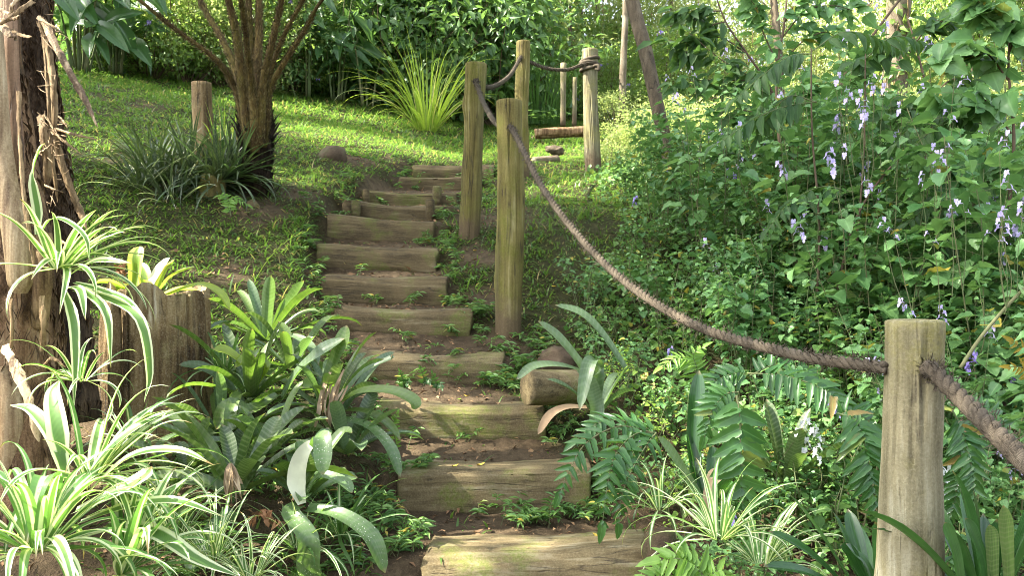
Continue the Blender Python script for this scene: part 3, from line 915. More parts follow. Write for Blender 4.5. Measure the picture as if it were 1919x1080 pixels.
def left_trunks():
    # dark fibrous trunk
    Y = 3.45
    base = P(128, 760, Y)
    pts = np.array([P(x, y, Y) for x, y in ((40, -420), (48, -100), (56, 0), (61, 100), (72, 200), (92, 330), (100, 400), (112, 520), (128, 790))])[::-1]
    rad = np.array([56, 46, 40, 36, 36, 35, 35, 36, 40][::1]) / F * Y
    t1 = empty('fibrous_tree', base, label='dark shaggy fibrous tree trunk with torn bark strips hanging from it', cat='tree')
    b = Buf(); tube(b, spline(pts, 60), rad, 36, rough=.10, rs=(2., 5.)); b.build('trunk', M['fibre'], t1, loc=base)
    b = Buf(); hairs(b, pts, rad, 5200, .045, .0022, -1., out=.25); b.build('fibre_mat', M['hair'], t1, loc=base)

    def S(mat, pp, w, tw=0., Yo=0., nm='bark_strip', lab=None):
        strip(nm, mat, [P(x, y, Y - .12 + Yo + dy) for x, y, dy in pp], w / F * Y, t1, lab, tw, loc=base)
    S('strip', [(72, 40, -.03), (84, 70, -.03), (92, 110, -.04), (99, 170, -.05), (100, 235, -.05), (96, 300, -.03)], 17)
    S('strip', [(75, 30, 0), (80, 60, -.02), (86, 130, -.03), (92, 220, -.03), (97, 300, -.03), (108, 380, 0)], 12)
    S('strip_dark', [(70, 30, 0), (86, 50, -.05), (105, 88, -.1), (130, 135, -.15), (158, 185, -.18), (182, 238, -.2)], 17, .4)
    S('strip', [(74, 215, -.03), (80, 250, -.06), (87, 300, -.05), (88, 355, -.03)], 22, .5)
    S('strip', [(100, 235, -.02), (110, 290, 0), (130, 350, 0), (150, 395, 0), (163, 430, -.02)], 17, .6)
    S('strip', [(93, 242, -.04), (120, 265, -.1), (153, 289, -.16)], 5, .3)
    S('strip', [(96, 238, -.04), (140, 252, -.12), (184, 261, -.2)], 6, .4)
    S('strip', [(105, 215, -.04), (116, 225, -.08), (126, 240, -.1)], 4)
    S('strip', [(78, 38, -.03), (98, 48, -.1), (118, 62, -.15)], 4)
    S('strip', [(80, 345, -.02), (100, 355, -.1), (124, 362, -.14)], 4)
    S('strip', [(80, 430, -.04), (110, 450, -.06), (130, 462, -.1)], 7)
    S('strip', [(60, 290, -.04), (80, 283, -.1), (98, 268, -.1)], 6)
    b = Buf()
    for k in range(70):
        x0, y0 = random.uniform(68, 104), random.choice([random.uniform(25, 80), random.uniform(205, 275), random.uniform(90, 400)])
        a0 = random.uniform(-.4, 1.9)
        l = random.uniform(12, 46)
        p0 = P(x0, y0, Y - .13)
        p1 = P(x0 + l * math.cos(a0) * .9, y0 + l * math.sin(a0), Y - .16 - random.random() * .1)
        ribbon(b, [p0, (p0 + p1) / 2 + rng.normal(0, .006, 3), p1], random.uniform(.0015, .004), (0, -1, .2), 3, 5, .1, lance)
    b.build('torn_fibres', M['strip'], t1, loc=base)
    # brown trunk at the frame's left edge
    Y2 = 3.1
    base2 = P(40, 930, Y2)
    t2 = empty('peeling_tree', base2, label='brown peeling tree trunk with pale bark sheaths at the left edge', cat='tree')
    pts2 = np.array([P(x, y, Y2) for x, y in ((-30, -420), (-18, -60), (-8, 120), (4, 300), (22, 450), (34, 560), (40, 680), (42, 800), (40, 1000))])[::-1]
    rad2 = np.array([82, 76, 72, 72, 70, 56, 46, 45, 45]) / F * Y2
    b = Buf(); tube(b, spline(pts2, 70), rad2, 40, rough=.22, rs=(2.2, 3.), seed=3.); b.build('trunk', M['brownbark'], t2, loc=base2)
    b = Buf(); hairs(b, pts2[:7], rad2[:7], 2400, .05, .0022, -1., out=.2); b.build('fibre_mat', M['hair'], t2, loc=base2)

    def shell(mat, pp, wpx, nm, Yo=-.12, th=(-1.2, 1.2)):
        b = Buf()
        c = spline([P(x, y, Y2 + Yo + dy) for x, y, dy in pp], 40)
        T, A, B = frames(c)
        a = np.linspace(th[0], th[1], 16)
        t = np.linspace(0, 1, 40)
        r = wpx / 2 / F * Y2 * (1 + .06 * vnoise(t * 6, 0 * t, wpx)) * np.clip(np.minimum(1, (1 - t) * 9 + .5), 0, 1)
        sd = nrm(np.cross(T, [0, 1., 0])); fw = np.cross(T, sd); fw = fw * np.where((fw[:, 1] > 0)[:, None], -1, 1)
        edge = .012 * vnoise(t * 14, 0 * t, 3.)
        out = []
        for k in (0, .007):
            V = c[:, None] + (sd[:, None] * np.sin(a)[None, :, None] + fw[:, None] * (np.cos(a) - .3)[None, :, None]) * (r[:, None, None] - k)
            out.append(V.reshape(-1, 3))
        b.add(out[0], grid_faces(40, 16)); b.add(out[1], grid_faces(40, 16)[:, ::-1])
        b.build(nm, M[mat], t2, loc=base2)
    shell('sheath', [(-16, 60, 0), (-8, 180, 0), (2, 280, 0), (18, 380, -.02), (34, 480, -.03), (40, 550, -.02)], 48, 'pale_sheath', -.16)
    shell('sheath_pink', [(12, -80, .05), (18, 60, .04), (22, 160, .04), (28, 250, .03), (34, 330, .03)], 34, 'pink_sheath', -.14)
    shell('sheath', [(8, 690, 0), (16, 760, -.02), (18, 830, -.02), (12, 930, 0)], 56, 'pale_sheath', -.10)
    shell('strip', [(80, 440, 0), (82, 500, -.02), (78, 560, -.02), (70, 620, 0)], 40, 'broken_stub', -.06)

    def S2(mat, pp, w, tw=0., nm='bark_strip'):
        strip(nm, mat, [P(x, y, Y2 - .2 + dy) for x, y, dy in pp], w / F * Y2, t2, None, tw, loc=base2)
    S2('strip', [(34, 170, 0), (35, 260, -.02), (44, 370, -.03), (54, 440, -.03), (63, 508, -.03)], 11)
    S2('strip', [(60, 0, 0), (40, 14, -.03), (16, 32, -.04), (-8, 46, -.04)], 14)
    S2('strip_dark', [(-8, 10, 0), (14, 24, -.02), (22, 8, -.04), (40, -18, -.03)], 12)
    S2('strip_dark', [(-6, 34, 0), (8, 55, -.04), (22, 68, -.05), (30, 74, 0)], 16, .4)
    S2('strip', [(20, 55, 0), (38, 64, -.05), (59, 68, -.1)], 9, .4)
    S2('strip', [(2, 36, 0), (20, 34, -.04), (36, 29, -.08)], 10)
    S2('strip', [(76, 555, 0), (80, 610, -.02), (76, 660, 0)], 15, .3)
    S2('strip', [(78, 690, -.02), (95, 672, -.1), (122, 688, -.12)], 7, .3)
    S2('strip_dark', [(4, 650, 0), (22, 680, -.04), (55, 760, -.1), (72, 830, -.08)], 26, .3)
    S2('strip', [(18, 560, 0), (21, 620, -.01), (19, 660, 0)], 9)


left_trunks()
# ------------------------------------------------------------------ strap-leaved plants
def rosette(name, at, N, L, W, mats, label, cat, el=(.5, 1.45), curl=(.5, 1.5), group=None, az0=0., azr=2 * PI, prof=broad, fold=.5, K=5, nseg=12, sway=.3, shares=None, wave=0., twist=.3, pw=1.6, part='foliage', base_r=.02, seed=None):
    global rng
    if seed is not None: rng = np.random.default_rng(seed)
    at = np.asarray(at, float)
    root = empty(name, at, label=label, cat=cat, group=group)
    i = np.arange(N)
    az = az0 + ((i * 2.39996) % (2 * PI)) / (2 * PI) * azr + rng.normal(0, .25, N)
    f = (i + .5) / N                      # inner leaves stand, outer ones lie
    e = el[1] + (el[0] - el[1]) * f + rng.normal(0, .16, N)
    cu = curl[0] + (curl[1] - curl[0]) * f * rng.uniform(.5, 1.4, N)
    pwl = pw * rng.uniform(.7, 2.4, N)
    LL = np.interp(f, [0, .3, 1], [.72, 1, 1]) * rng.uniform(L[0], L[1], N)
    WW = rng.uniform(W[0], W[1], N)
    org = np.stack([np.cos(az) * base_r, np.sin(az) * base_r, 0 * az], 1)
    shares = shares or [1. / len(mats)] * len(mats)
    mm = rng.choice(len(mats), N, p=np.array(shares) / sum(shares))
    b = Buf()
    for k in range(len(mats)):
        s = mm == k
        if s.any():
            strap(b, org[s], az[s], e[s], LL[s], WW[s], cu[s], nseg, K, fold, prof, k, rng.normal(0, sway, s.sum()), twist=rng.normal(0, twist, s.sum()), wave=wave, pw=pwl[s])
    b.build(part, [M[q] for q in mats], root)
    return root


def add_leaves(root, mats, leaves, part='foliage', prof=broad, fold=.45, up=(0, -.5, .85)):
    """leaves drawn one by one: (points, width, material index, twist)"""
    b = Buf(); loc = np.array(root.location)
    for pts, w, m, tw in leaves:
        ribbon(b, [np.asarray(q) - loc for q in pts], w, up, 5, 16, fold, prof, m, twist=tw)
    return b.build(part, [M[q] for q in mats], root)


def PX(Y, *pp):
    return [P(q[0], q[1], Y + (q[2] if len(q) > 2 else 0)) for q in pp]


SP = ['spider', 'spider', 'brom_yel']
# variegated plants, left
r = rosette('spider_plant', P(108, 505, 2.95), 26, (.28, .42), (.022, .034), ['spider'], 'white-striped strap-leaved plant growing high on the brown trunk, leaves hanging over the stump', 'spider plant', (-.1, 1.1), (.8, 1.9), None, -1.9, 3.0, lance, .35, 5, 12, .3, seed=21)
add_leaves(r, ['spider'], [
    (PX(2.9, (118, 520), (160, 470, -.05), (205, 435, -.08), (225, 420, -.1)), .034, 0, .2),
    (PX(2.9, (120, 515), (170, 462, -.1), (215, 440, -.15), (236, 434, -.18)), .028, 0, .2),
    (PX(2.9, (125, 520), (180, 490, -.1), (246, 493, -.2)), .036, 0, -.3),
    (PX(2.88, (135, 540), (160, 548, -.1), (200, 590, -.2), (208, 690, -.2)), .036, 0, .2),
    (PX(2.88, (140, 545), (200, 560, -.1), (262, 600, -.2), (281, 700, -.2), (270, 755, -.18)), .036, 0, .3),
    (PX(2.88, (140, 530), (190, 545, -.1), (240, 565, -.15), (285, 618, -.18)), .03, 0, .2),
    (PX(2.88, (120, 545), (138, 600, -.1), (142, 680, -.12), (138, 770, -.1)), .034, 0, .1),
    (PX(2.88, (125, 540), (150, 545, -.15), (160, 600, -.2)), .032, 0, .3),
    (PX(2.95, (70, 440), (72, 400), (62, 330, -.02), (75, 280, -.05), (85, 268, -.06)), .036, 0, .4),
    (PX(2.9, (75, 440), (95, 412, -.05), (125, 415, -.1), (160, 445, -.15), (168, 490, -.15)), .026, 0, .3)], prof=lance, fold=.3)
rosette('spider_plant', P(150, 715, 2.85), 18, (.16, .28), (.014, .022), ['spider', 'spider_mid'], 'small white-striped plantlet dangling between the brown trunk and the stump', 'spider plant', (-.2, 1.2), (1.0, 2.4), None, 0, 2 * PI, lance, .35, 5, 12, .6, seed=22)
r = rosette('spider_plant', P(165, 900, 2.65), 30, (.32, .52), (.02, .032), ['spider', 'spider_mid'], 'big white-striped strap-leaved plant in front of the stump, leaves arching to the right', 'spider plant', (.0, 1.25), (.8, 2.4), None, -1.7, 3.3, lance, .35, 5, 14, .25, [.75, .25], seed=23)
add_leaves(r, ['spider', 'spider_mid'], [
    (PX(2.6, (120, 870), (108, 800), (100, 740, .05), (112, 712, .1)), .062, 0, .2),
    (PX(2.6, (125, 900), (105, 830), (60, 770, .05), (18, 760, .1)), .045, 0, .2),
    (PX(2.6, (140, 930), (200, 850, -.05), (260, 800, -.05), (325, 768, 0)), .046, 0, .2),
    (PX(2.6, (150, 940), (240, 860, -.1), (330, 845, -.15), (400, 872, -.15)), .042, 0, .2),
    (PX(2.55, (140, 960), (220, 925, -.1), (270, 895, -.15), (285, 875, -.15)), .07, 0, -.3),
    (PX(2.55, (150, 980), (240, 950, -.1), (330, 940, -.15), (420, 970, -.15)), .04, 0, .1),
    (PX(2.5, (200, 985), (290, 1000, -.1), (370, 1050, -.12), (450, 1082, -.1)), .05, 0, 0),
    (PX(2.5, (110, 960), (95, 900, -.1), (75, 910, -.2), (45, 1040, -.25)), .06, 1, .2)], prof=lance, fold=.3)
r = rosette('spider_plant', P(70, 1035, 2.30), 64, (.28, .48), (.02, .034), ['spider_mid', 'spider'], 'sunlit white and green striped plant filling the bottom left corner', 'spider plant', (.1, 1.4), (1.1, 2.9), None, 0, 2 * PI, lance, .35, 5, 14, .3, [.5, .5], seed=24)
rosette('spider_plant', P(225, 1075, 2.4), 34, (.24, .44), (.022, .034), ['spider', 'spider_mid'], 'white-striped plant at the bottom edge, right of the corner one', 'spider plant', (.2, 1.4), (.8, 2.2), None, -1.4, 3.6, lance, .35, 5, 12, .4, seed=25)
rosette('spider_plant', P(400, 1050, 2.62), 40, (.16, .3), (.008, .014), ['spider_mid', 'spider'], 'low narrow-leaved striped plant under the banded rosette at the bottom left', 'spider plant', (.1, 1.3), (.8, 2.2), None, 0, 2 * PI, lance, .3, 3, 9, .4, seed=26)
rosette('spider_plant', P(470, 1085, 2.6), 34, (.14, .26), (.008, .013), ['spider_mid', 'spider'], 'low narrow-leaved striped plant below the long drooping flecked leaf', 'spider plant', (.1, 1.3), (.8, 2.2), None, 0, 2 * PI, lance, .3, 3, 9, .4, seed=27)
rosette('spider_plant', P(300, 965, 2.9), 36, (.2, .34), (.009, .016), ['spider', 'spider_mid'], 'thin-leaved striped plant in the shade at the foot of the stump', 'spider plant', (.1, 1.3), (.8, 2.2), None, 0, 2 * PI, lance, .3, 3, 9, .4, seed=28)

# broad-leaved rosettes, left
rosette('bromeliad', P(500, 640, 4.05), 19, (.26, .46), (.045, .062), ['brom', 'brom_grey', 'brom_yel'], 'broad green rosette farthest up the bank beside the stump', 'bromeliad', (.2, 1.35), (.2, 1.5), 'broad-leaved rosettes left of the steps', seed=31, shares=[.7, .3, .0])
r = rosette('bromeliad', P(470, 745, 3.6), 17, (.28, .48), (.042, .06), ['brom', 'brom_yel', 'brom_band'], 'green rosette with long light-catching leaves, between the stump and the shaggy dried-leaf rosette', 'bromeliad', (.15, 1.3), (.2, 1.6), 'broad-leaved rosettes left of the steps', seed=32, shares=[.72, .03, .25])
add_leaves(r, ['brom', 'brom_yel', 'brom_grey'], [
    (PX(3.6, (480, 735), (460, 690, -.05), (425, 660, -.1), (400, 655, -.12)), .05, 1, .3),
    (PX(3.5, (520, 740), (470, 770, -.1), (430, 765, -.15), (405, 805, -.15)), .075, 0, .5),
    (PX(3.55, (530, 750), (560, 700, -.05), (600, 665, -.08), (645, 635, -.05)), .085, 2, .1),
    (PX(3.6, (455, 760), (430, 720), (380, 690), (335, 684)), .05, 2, .2),
    (PX(3.6, (470, 740), (500, 690), (470, 668, -.05), (440, 690, -.1)), .05, 1, .2)])
r = rosette('bromeliad', P(615, 775, 3.55), 20, (.26, .42), (.042, .058), ['brom_grey', 'brom', 'brom_band'], 'shaggy grey-green rosette with a cluster of withered leaves, reaching over the steps', 'bromeliad', (.2, 1.3), (.4, 1.4), 'broad-leaved rosettes left of the steps', seed=33)
add_leaves(r, ['brom', 'brom_grey', 'brom_fleck'], [
    (PX(3.45, (620, 770), (670, 738, -.1), (730, 735, -.15), (772, 752, -.18), (780, 768, -.18)), .062, 0, .1),
    (PX(3.45, (630, 785), (690, 800, -.1), (730, 840, -.18), (750, 895, -.2)), .05, 2, .2),
    (PX(3.5, (625, 765), (680, 700), (730, 675), (735, 672)), .04, 1, .2),
    (PX(3.5, (600, 770), (620, 700), (640, 650), (650, 610, .02)), .07, 0, .1),
    (PX(3.5, (640, 775), (700, 690, .1), (740, 660, .15)), .05, 1, .2)])
b = Buf()
for k in range(16):
    x0, y0 = random.uniform(592, 634), random.uniform(732, 770)
    ribbon(b, [q - np.array(r.location) for q in PX(3.4, (x0 + random.uniform(-5, 22), y0 - random.uniform(15, 45)), (x0, y0 + 10, -.02), (x0 + random.uniform(-14, 14), y0 + random.uniform(30, 56), .02))], random.uniform(.008, .02), (0, -1, .2), 3, 10, .7, lance, 0, twist=random.uniform(-2, 2))
b.build('withered_leaves', M['dry'], r)
r = rosette('bromeliad', P(440, 925, 3.0), 16, (.28, .44), (.05, .07), ['brom_band', 'brom'], 'dark banded rosette with a drooping dried flower head', 'bromeliad', (.25, 1.3), (.4, 1.3), 'broad-leaved rosettes left of the steps', seed=34, shares=[.8, .2])
add_leaves(r, ['brom_band', 'brom', 'brom_fleck'], [
    (PX(2.95, (430, 930), (395, 850), (350, 800, .05), (315, 768, .08)), .072, 1, .1),
    (PX(2.95, (440, 935), (380, 905, -.05), (310, 900, -.05), (280, 910, -.05)), .07, 0, .2),
    (PX(2.9, (440, 960), (410, 990, -.05), (380, 1030, -.08), (350, 1075, -.08)), .085, 2, .2),
    (PX(2.95, (450, 930), (480, 870), (510, 810, .05), (525, 780, .08)), .07, 0, .1)])
b = Buf()
for k in range(16):
    x0 = random.uniform(-15, 15)
    ribbon(b, [q - np.array(r.location) for q in PX(2.82, (432, 870), (432 + x0 * .8, 895, -.02), (432 + x0 * random.uniform(.4, 1.8), random.uniform(900, 958), random.uniform(-.03, .03)))], random.uniform(.010, .022), (random.uniform(-.5, .5), -1, .2), 3, 9, .8, lance, 0, twist=random.uniform(-1.5, 1.5))
b.build('dried_flower', M['dry'], r)
r = rosette('bromeliad', P(570, 935, 3.02), 11, (.16, .28), (.055, .07), ['brom_fleck', 'brom_band', 'brom'], 'white-flecked rosette with one leaf painted sunlit white and long leaves drooping to the bottom edge', 'bromeliad', (.5, 1.4), (.3, 1.0), 'broad-leaved rosettes left of the steps', seed=35, shares=[.4, .2, .4])
add_leaves(r, ['brom_fleck', 'brom', 'brom_white'], [
    (PX(2.85, (605, 880), (590, 835, -.02), (603, 820, -.06), (606, 855, -.1), (605, 890, -.11)), .062, 0, 0),
    
    (PX(2.85, (560, 950), (545, 966, -.06), (575, 1010, -.1), (580, 1065, -.08), (585, 1100, -.05)), .078, 0, .2),
    (PX(2.85, (575, 955), (630, 965, -.06), (690, 1005, -.1), (722, 1075, -.1)), .066, 0, .2),
    (PX(2.9, (575, 930), (600, 895, -.03), (640, 905, -.06), (660, 925, -.08)), .05, 0, .3),
    (PX(2.95, (560, 925), (590, 880), (640, 815, .05), (660, 812, .05)), .05, 1, .3)])
add_leaves(r, ['brom_white'], [(PX(2.84, (566, 945), (556, 905), (562, 865, -.01), (578, 838, -.02), (602, 822, -.03)), .06, 0, .35)], fold=.3, prof=lance, up=(.2, -1, .2))  # white colour stands for sun reflecting off this leaf
b = Buf()
for k in range(8):
    x0, y0 = random.uniform(470, 520), random.uniform(970, 990)
    ribbon(b, [q - np.array(r.location) for q in PX(2.84, (x0, y0), (x0 + random.uniform(-14, 14), y0 - 10, -.02), (x0 + random.uniform(-25, 25), y0 + 6, -.02))], random.uniform(.015, .03), (0, -.7, .7), 3, 6, .6, lance, 0)
b.build('withered_leaves', M['dry_dark'], r)
for x, y, Y, sd, lab in ((415, 815, 3.5, 61, 'dark rosette crowded against the foot of the big stump'), (545, 690, 3.85, 62, 'half-hidden rosette between the farthest rosette and the steps'), (505, 850, 3.25, 63, 'shaded rosette in the middle of the left group, under the taller leaves'), (650, 850, 3.4, 64, 'small dark rosette nearest the bare soil beside the steps'), (360, 905, 3.15, 65, 'dark rosette behind the arching striped leaves')):
    rosette('bromeliad', P(x, y, Y), 13, (.2, .34), (.04, .062), ['brom', 'brom_band', 'brom_grey'], lab, 'bromeliad', (.2, 1.3), (.3, 1.3), 'broad-leaved rosettes left of the steps', seed=sd)
for x, y, Y, sd, lab in ((560, 1030, 2.85, 71, 'low grassy striped plant under the long drooping leaves at the bottom edge'), (330, 1010, 2.75, 72, 'low narrow-leaved striped plant between the corner plant and the banded rosette'), (640, 1000, 3.0, 73, 'sparse grassy plant on the soil left of the bottom step'), (420, 700, 3.7, 74, 'grassy tuft growing against the right side of the big stump'), (250, 840, 3.3, 75, 'thin-leaved plant hidden behind the arching striped leaves at the stump')):
    rosette('spider_plant', P(x, y, Y), 30, (.16, .3), (.009, .017), ['reed', 'spider_mid'] if sd in (73, 74) else ['spider_mid', 'reed', 'spider'], lab, 'plant', None if 0 else (.1, 1.35), (.7, 2.0), None, 0, 2 * PI, lance, .3, 3, 9, .4, seed=sd)
r = rosette('bromeliad', P(283, 568, 3.72), 5, (.16, .26), (.06, .075), ['brom_rim'], 'bright yellow-rimmed plant with one bleached white leaf on top of the big stump', 'bromeliad', (.5, 1.3), (.4, 1.2), seed=36)
add_leaves(r, ['brom_rim', 'brom_white', 'brom_yel'], [
    (PX(3.7, (250, 565), (255, 520), (257, 485), (262, 462, .03)), .072, 0, .1),
    (PX(3.68, (275, 560), (290, 525), (318, 483, .02)), .062, 1, .1),
    (PX(3.68, (290, 560), (320, 520, -.05), (365, 500, -.1)), .046, 2, .3),
    (PX(3.7, (262, 565), (240, 540), (215, 545, -.05), (200, 575, -.05)), .05, 0, .2),
    (PX(3.66, (300, 560), (370, 535, -.05), (410, 550, -.1), (430, 580, -.1)), .045, 2, .3)])
b = Buf()
inst(b, PETAL, P(226, 512, 3.72) + rng.normal(0, .012, (16, 3)) - np.array(r.location), rdir(16, .8), rdir(16), .03, .016)
b.build('flower_head', M['dry_dark'], r)

# strap plants, right
r = rosette('bromeliad', P(1118, 775, 3.75), 7, (.2, .34), (.04, .055), ['brom_grey'], 'grey-green arching strap-leaved plant beside the short cut log', 'bromeliad', (.5, 1.4), (.4, 1.3), seed=37)
add_leaves(r, ['brom_grey', 'dry'], [
    (PX(3.7, (1120, 770), (1095, 700), (1050, 640, -.03), (1008, 602, -.05)), .058, 0, .1),
    (PX(3.65, (1118, 760), (1122, 690, -.04), (1105, 682, -.12), (1086, 770, -.2)), .062, 0, 0),
    (PX(3.75, (1170, 690), (1130, 630), (1090, 590), (1040, 572)), .05, 0, .1),
    (PX(3.6, (1100, 700), (1050, 686, -.1), (1000, 688, -.15), (968, 712, -.18)), .04, 0, .3),
    (PX(3.6, (1100, 765), (1060, 765, -.05), (1030, 780, -.1), (1008, 815, -.12)), .038, 1, .3),
    (PX(3.6, (1115, 800), (1118, 770), (1108, 735), (1100, 700)), .075, 0, .1)])
r = rosette('bromeliad', P(1325, 965, 2.95), 4, (.2, .3), (.04, .05), ['brom_dark'], 'upright strap-leaved plant with one tan dead leaf, behind the hanging fern frond', 'bromeliad', (.8, 1.4), (.1, .5), seed=38)
add_leaves(r, ['brom_grey', 'brom_dark', 'dry'], [
    (PX(2.95, (1320, 960), (1300, 850, .04), (1305, 760, .06), (1310, 695, .08)), .058, 1, .05),
    (PX(2.9, (1325, 970), (1300, 920), (1262, 860, -.03), (1232, 818, -.05)), .05, 0, .1),
    (PX(2.9, (1325, 985), (1330, 940, -.02), (1340, 900), (1352, 880, .02)), .058, 2, .1),
    (PX(2.98, (1318, 960), (1300, 900), (1303, 870), (1300, 820, .05)), .04, 0, .1)])
r = rosette('bromeliad', P(1475, 905, 3.2), 8, (.22, .34), (.055, .075), ['brom_band'], 'shaded upright rosette with silver cross-bands among the low cover', 'bromeliad', (.8, 1.45), (.0, .5), seed=39)
rosette('spider_plant', P(1235, 955, 2.86), 24, (.14, .24), (.009, .013), ['spider_mid'], 'small thin yellow-green striped plant beside the end of a step', 'spider plant', (.1, 1.4), (.9, 2.2), None, 0, 2 * PI, lance, .3, 3, 10, .3, seed=40)
rosette('spider_plant', P(1348, 1010, 2.55), 36, (.2, .34), (.013, .019), ['spider', 'spider_mid'], 'white-edged striped plant low at the bottom edge, right of the small stone', 'spider plant', (.1, 1.45), (.7, 2.1), None, 0, 2 * PI, lance, .3, 5, 12, .3, [.5, .5], seed=41)
rosette('spider_plant', P(1425, 1060, 2.5), 26, (.18, .3), (.013, .02), ['spider_mid', 'spider'], 'striped plant with drooping leaves at the bottom edge, nearer the pale post', 'spider plant', (.0, 1.3), (.8, 2.1), None, -.9, 3.6, lance, .3, 5, 12, .3, seed=42)
r = rosette('strap_lily', P(1640, 1150, 2.3), 14, (.24, .38), (.035, .05), ['brom_dark'], 'dark glossy strap-leaved plant left of the near post foot', 'lily', (.5, 1.4), (.1, .8), None, 0, 2 * PI, broad, .4, seed=43)
add_leaves(r, ['brom_dark'], [(PX(2.25, (1640, 1130), (1605, 1070), (1590, 1040), (1574, 1022)), .05, 0, .1), (PX(2.25, (1650, 1130), (1620, 1060), (1600, 1040), (1585, 1020)), .04, 0, -.3)])
r = rosette('strap_lily', P(1850, 1150, 2.05), 18, (.24, .42), (.03, .042), ['brom_dark'], 'dark glossy strap-leaved plant in the bottom right corner', 'lily', (.6, 1.5), (.0, .8), None, 0, 2 * PI, broad, .4, seed=44)
add_leaves(r, ['brom_dark', 'brom'], [(PX(1.95, (1890, 1120), (1886, 1050), (1882, 990), (1880, 948)), .036, 1, .1), (PX(1.95, (1860, 1120), (1858, 1060), (1856, 1010), (1854, 984)), .034, 1, .1),
                                      (PX(1.95, (1850, 1120), (1838, 1050), (1820, 1000), (1808, 972)), .036, 0, .1), (PX(1.95, (1800, 1100), (1790, 1040), (1776, 1000), (1770, 980)), .034, 0, .2)])


# ------------------------------------------------------------------ spiky clump round the tree fern
for k, (x, y, L, lab, mt, sh) in enumerate((
        (385, 345, (.34, .55), 'dark spiky rosette between the old post and the mossed stump, in mid clump', ['spiky'], [1.]),
        (262, 350, (.32, .5), 'low spiky rosette at the outer left edge of the clump, on the lawn', ['spiky', 'spiky_pale'], [.85, .15]),
        (300, 345, (.42, .72), 'dark spiky rosette at the left end of the clump by the tree fern', ['spiky', 'spiky_pale'], [.9, .1]),
        (325, 380, (.36, .6), 'spiky rosette with white-striped leaves in front of the clump by the tree fern', ['spiky', 'spiky_pale'], [.6, .4]),
        (352, 320, (.42, .68), 'dark spiky rosette in front of the old weathered post', ['spiky'], [1.]),
        (412, 330, (.36, .62), 'spiky rosette growing on the yellow-mossed rotten stump', ['spiky', 'brom_grey'], [.8, .2]),
        (440, 318, (.36, .56), 'spiky rosette pressed against the dark tree fern trunk', ['spiky', 'brom_grey'], [.6, .4]),
        (285, 312, (.38, .62), 'half-hidden spiky rosette at the back of the clump', ['spiky'], [1.]))):
    rosette('spiky_plant', P(x, y + 12, (6.12, 6.0, 6.1, 5.95, 6.2, 6.05, 6.15, 6.4)[k]), 84, L, (.014, .024), mt, lab, 'spiky plant', (-.25, 1.35), (.3, 1.5), 'spiky rosettes by the tree fern', 0, 2 * PI, lance, .5, 3, 9, .3, sh, seed=150 + k)
rosette('reed', P(418, 330, 6.3), 24, (.45, .75), (.012, .02), ['reed', 'tuft'], 'upright green reedy tuft between the old post and the tree fern', 'reed', (.9, 1.5), (.1, .9), None, 0, 2 * PI, blade_prof, .3, 3, 10, .2, [.7, .3], seed=57)
g = ground_at(800, 248)
rosette('grass_tuft', g, 170, (.8, 1.6), (.011, .02), ['tuft'], 'big sunlit yellow-green grass tuft on the lawn left of the leaning post', 'grass', (.8, 1.53), (.3, 2.2), None, 0, 2 * PI, blade_prof, .3, 3, 14, .2, twist=.8, base_r=.12, seed=58)
g = ground_at(1010, 238)
rosette('reed_clump', g, 200, (.8, 1.3), (.012, .02), ['reed'], 'dark green reed clump behind the half-hidden post', 'reed', (.8, 1.5), (.1, .8), None, 0, 2 * PI, blade_prof, .3, 3, 10, .2, base_r=.3, seed=59)
g = ground_at(905, 232) + [0, .8, 0]
rosette('reed_clump', g, 120, (.6, 1.0), (.012, .02), ['reed'], 'shaded reed clump between the grass tuft and the half-hidden post', 'reed', (.7, 1.5), (.2, 1.2), None, 0, 2 * PI, blade_prof, .3, 3, 10, .2, base_r=.2, seed=60)


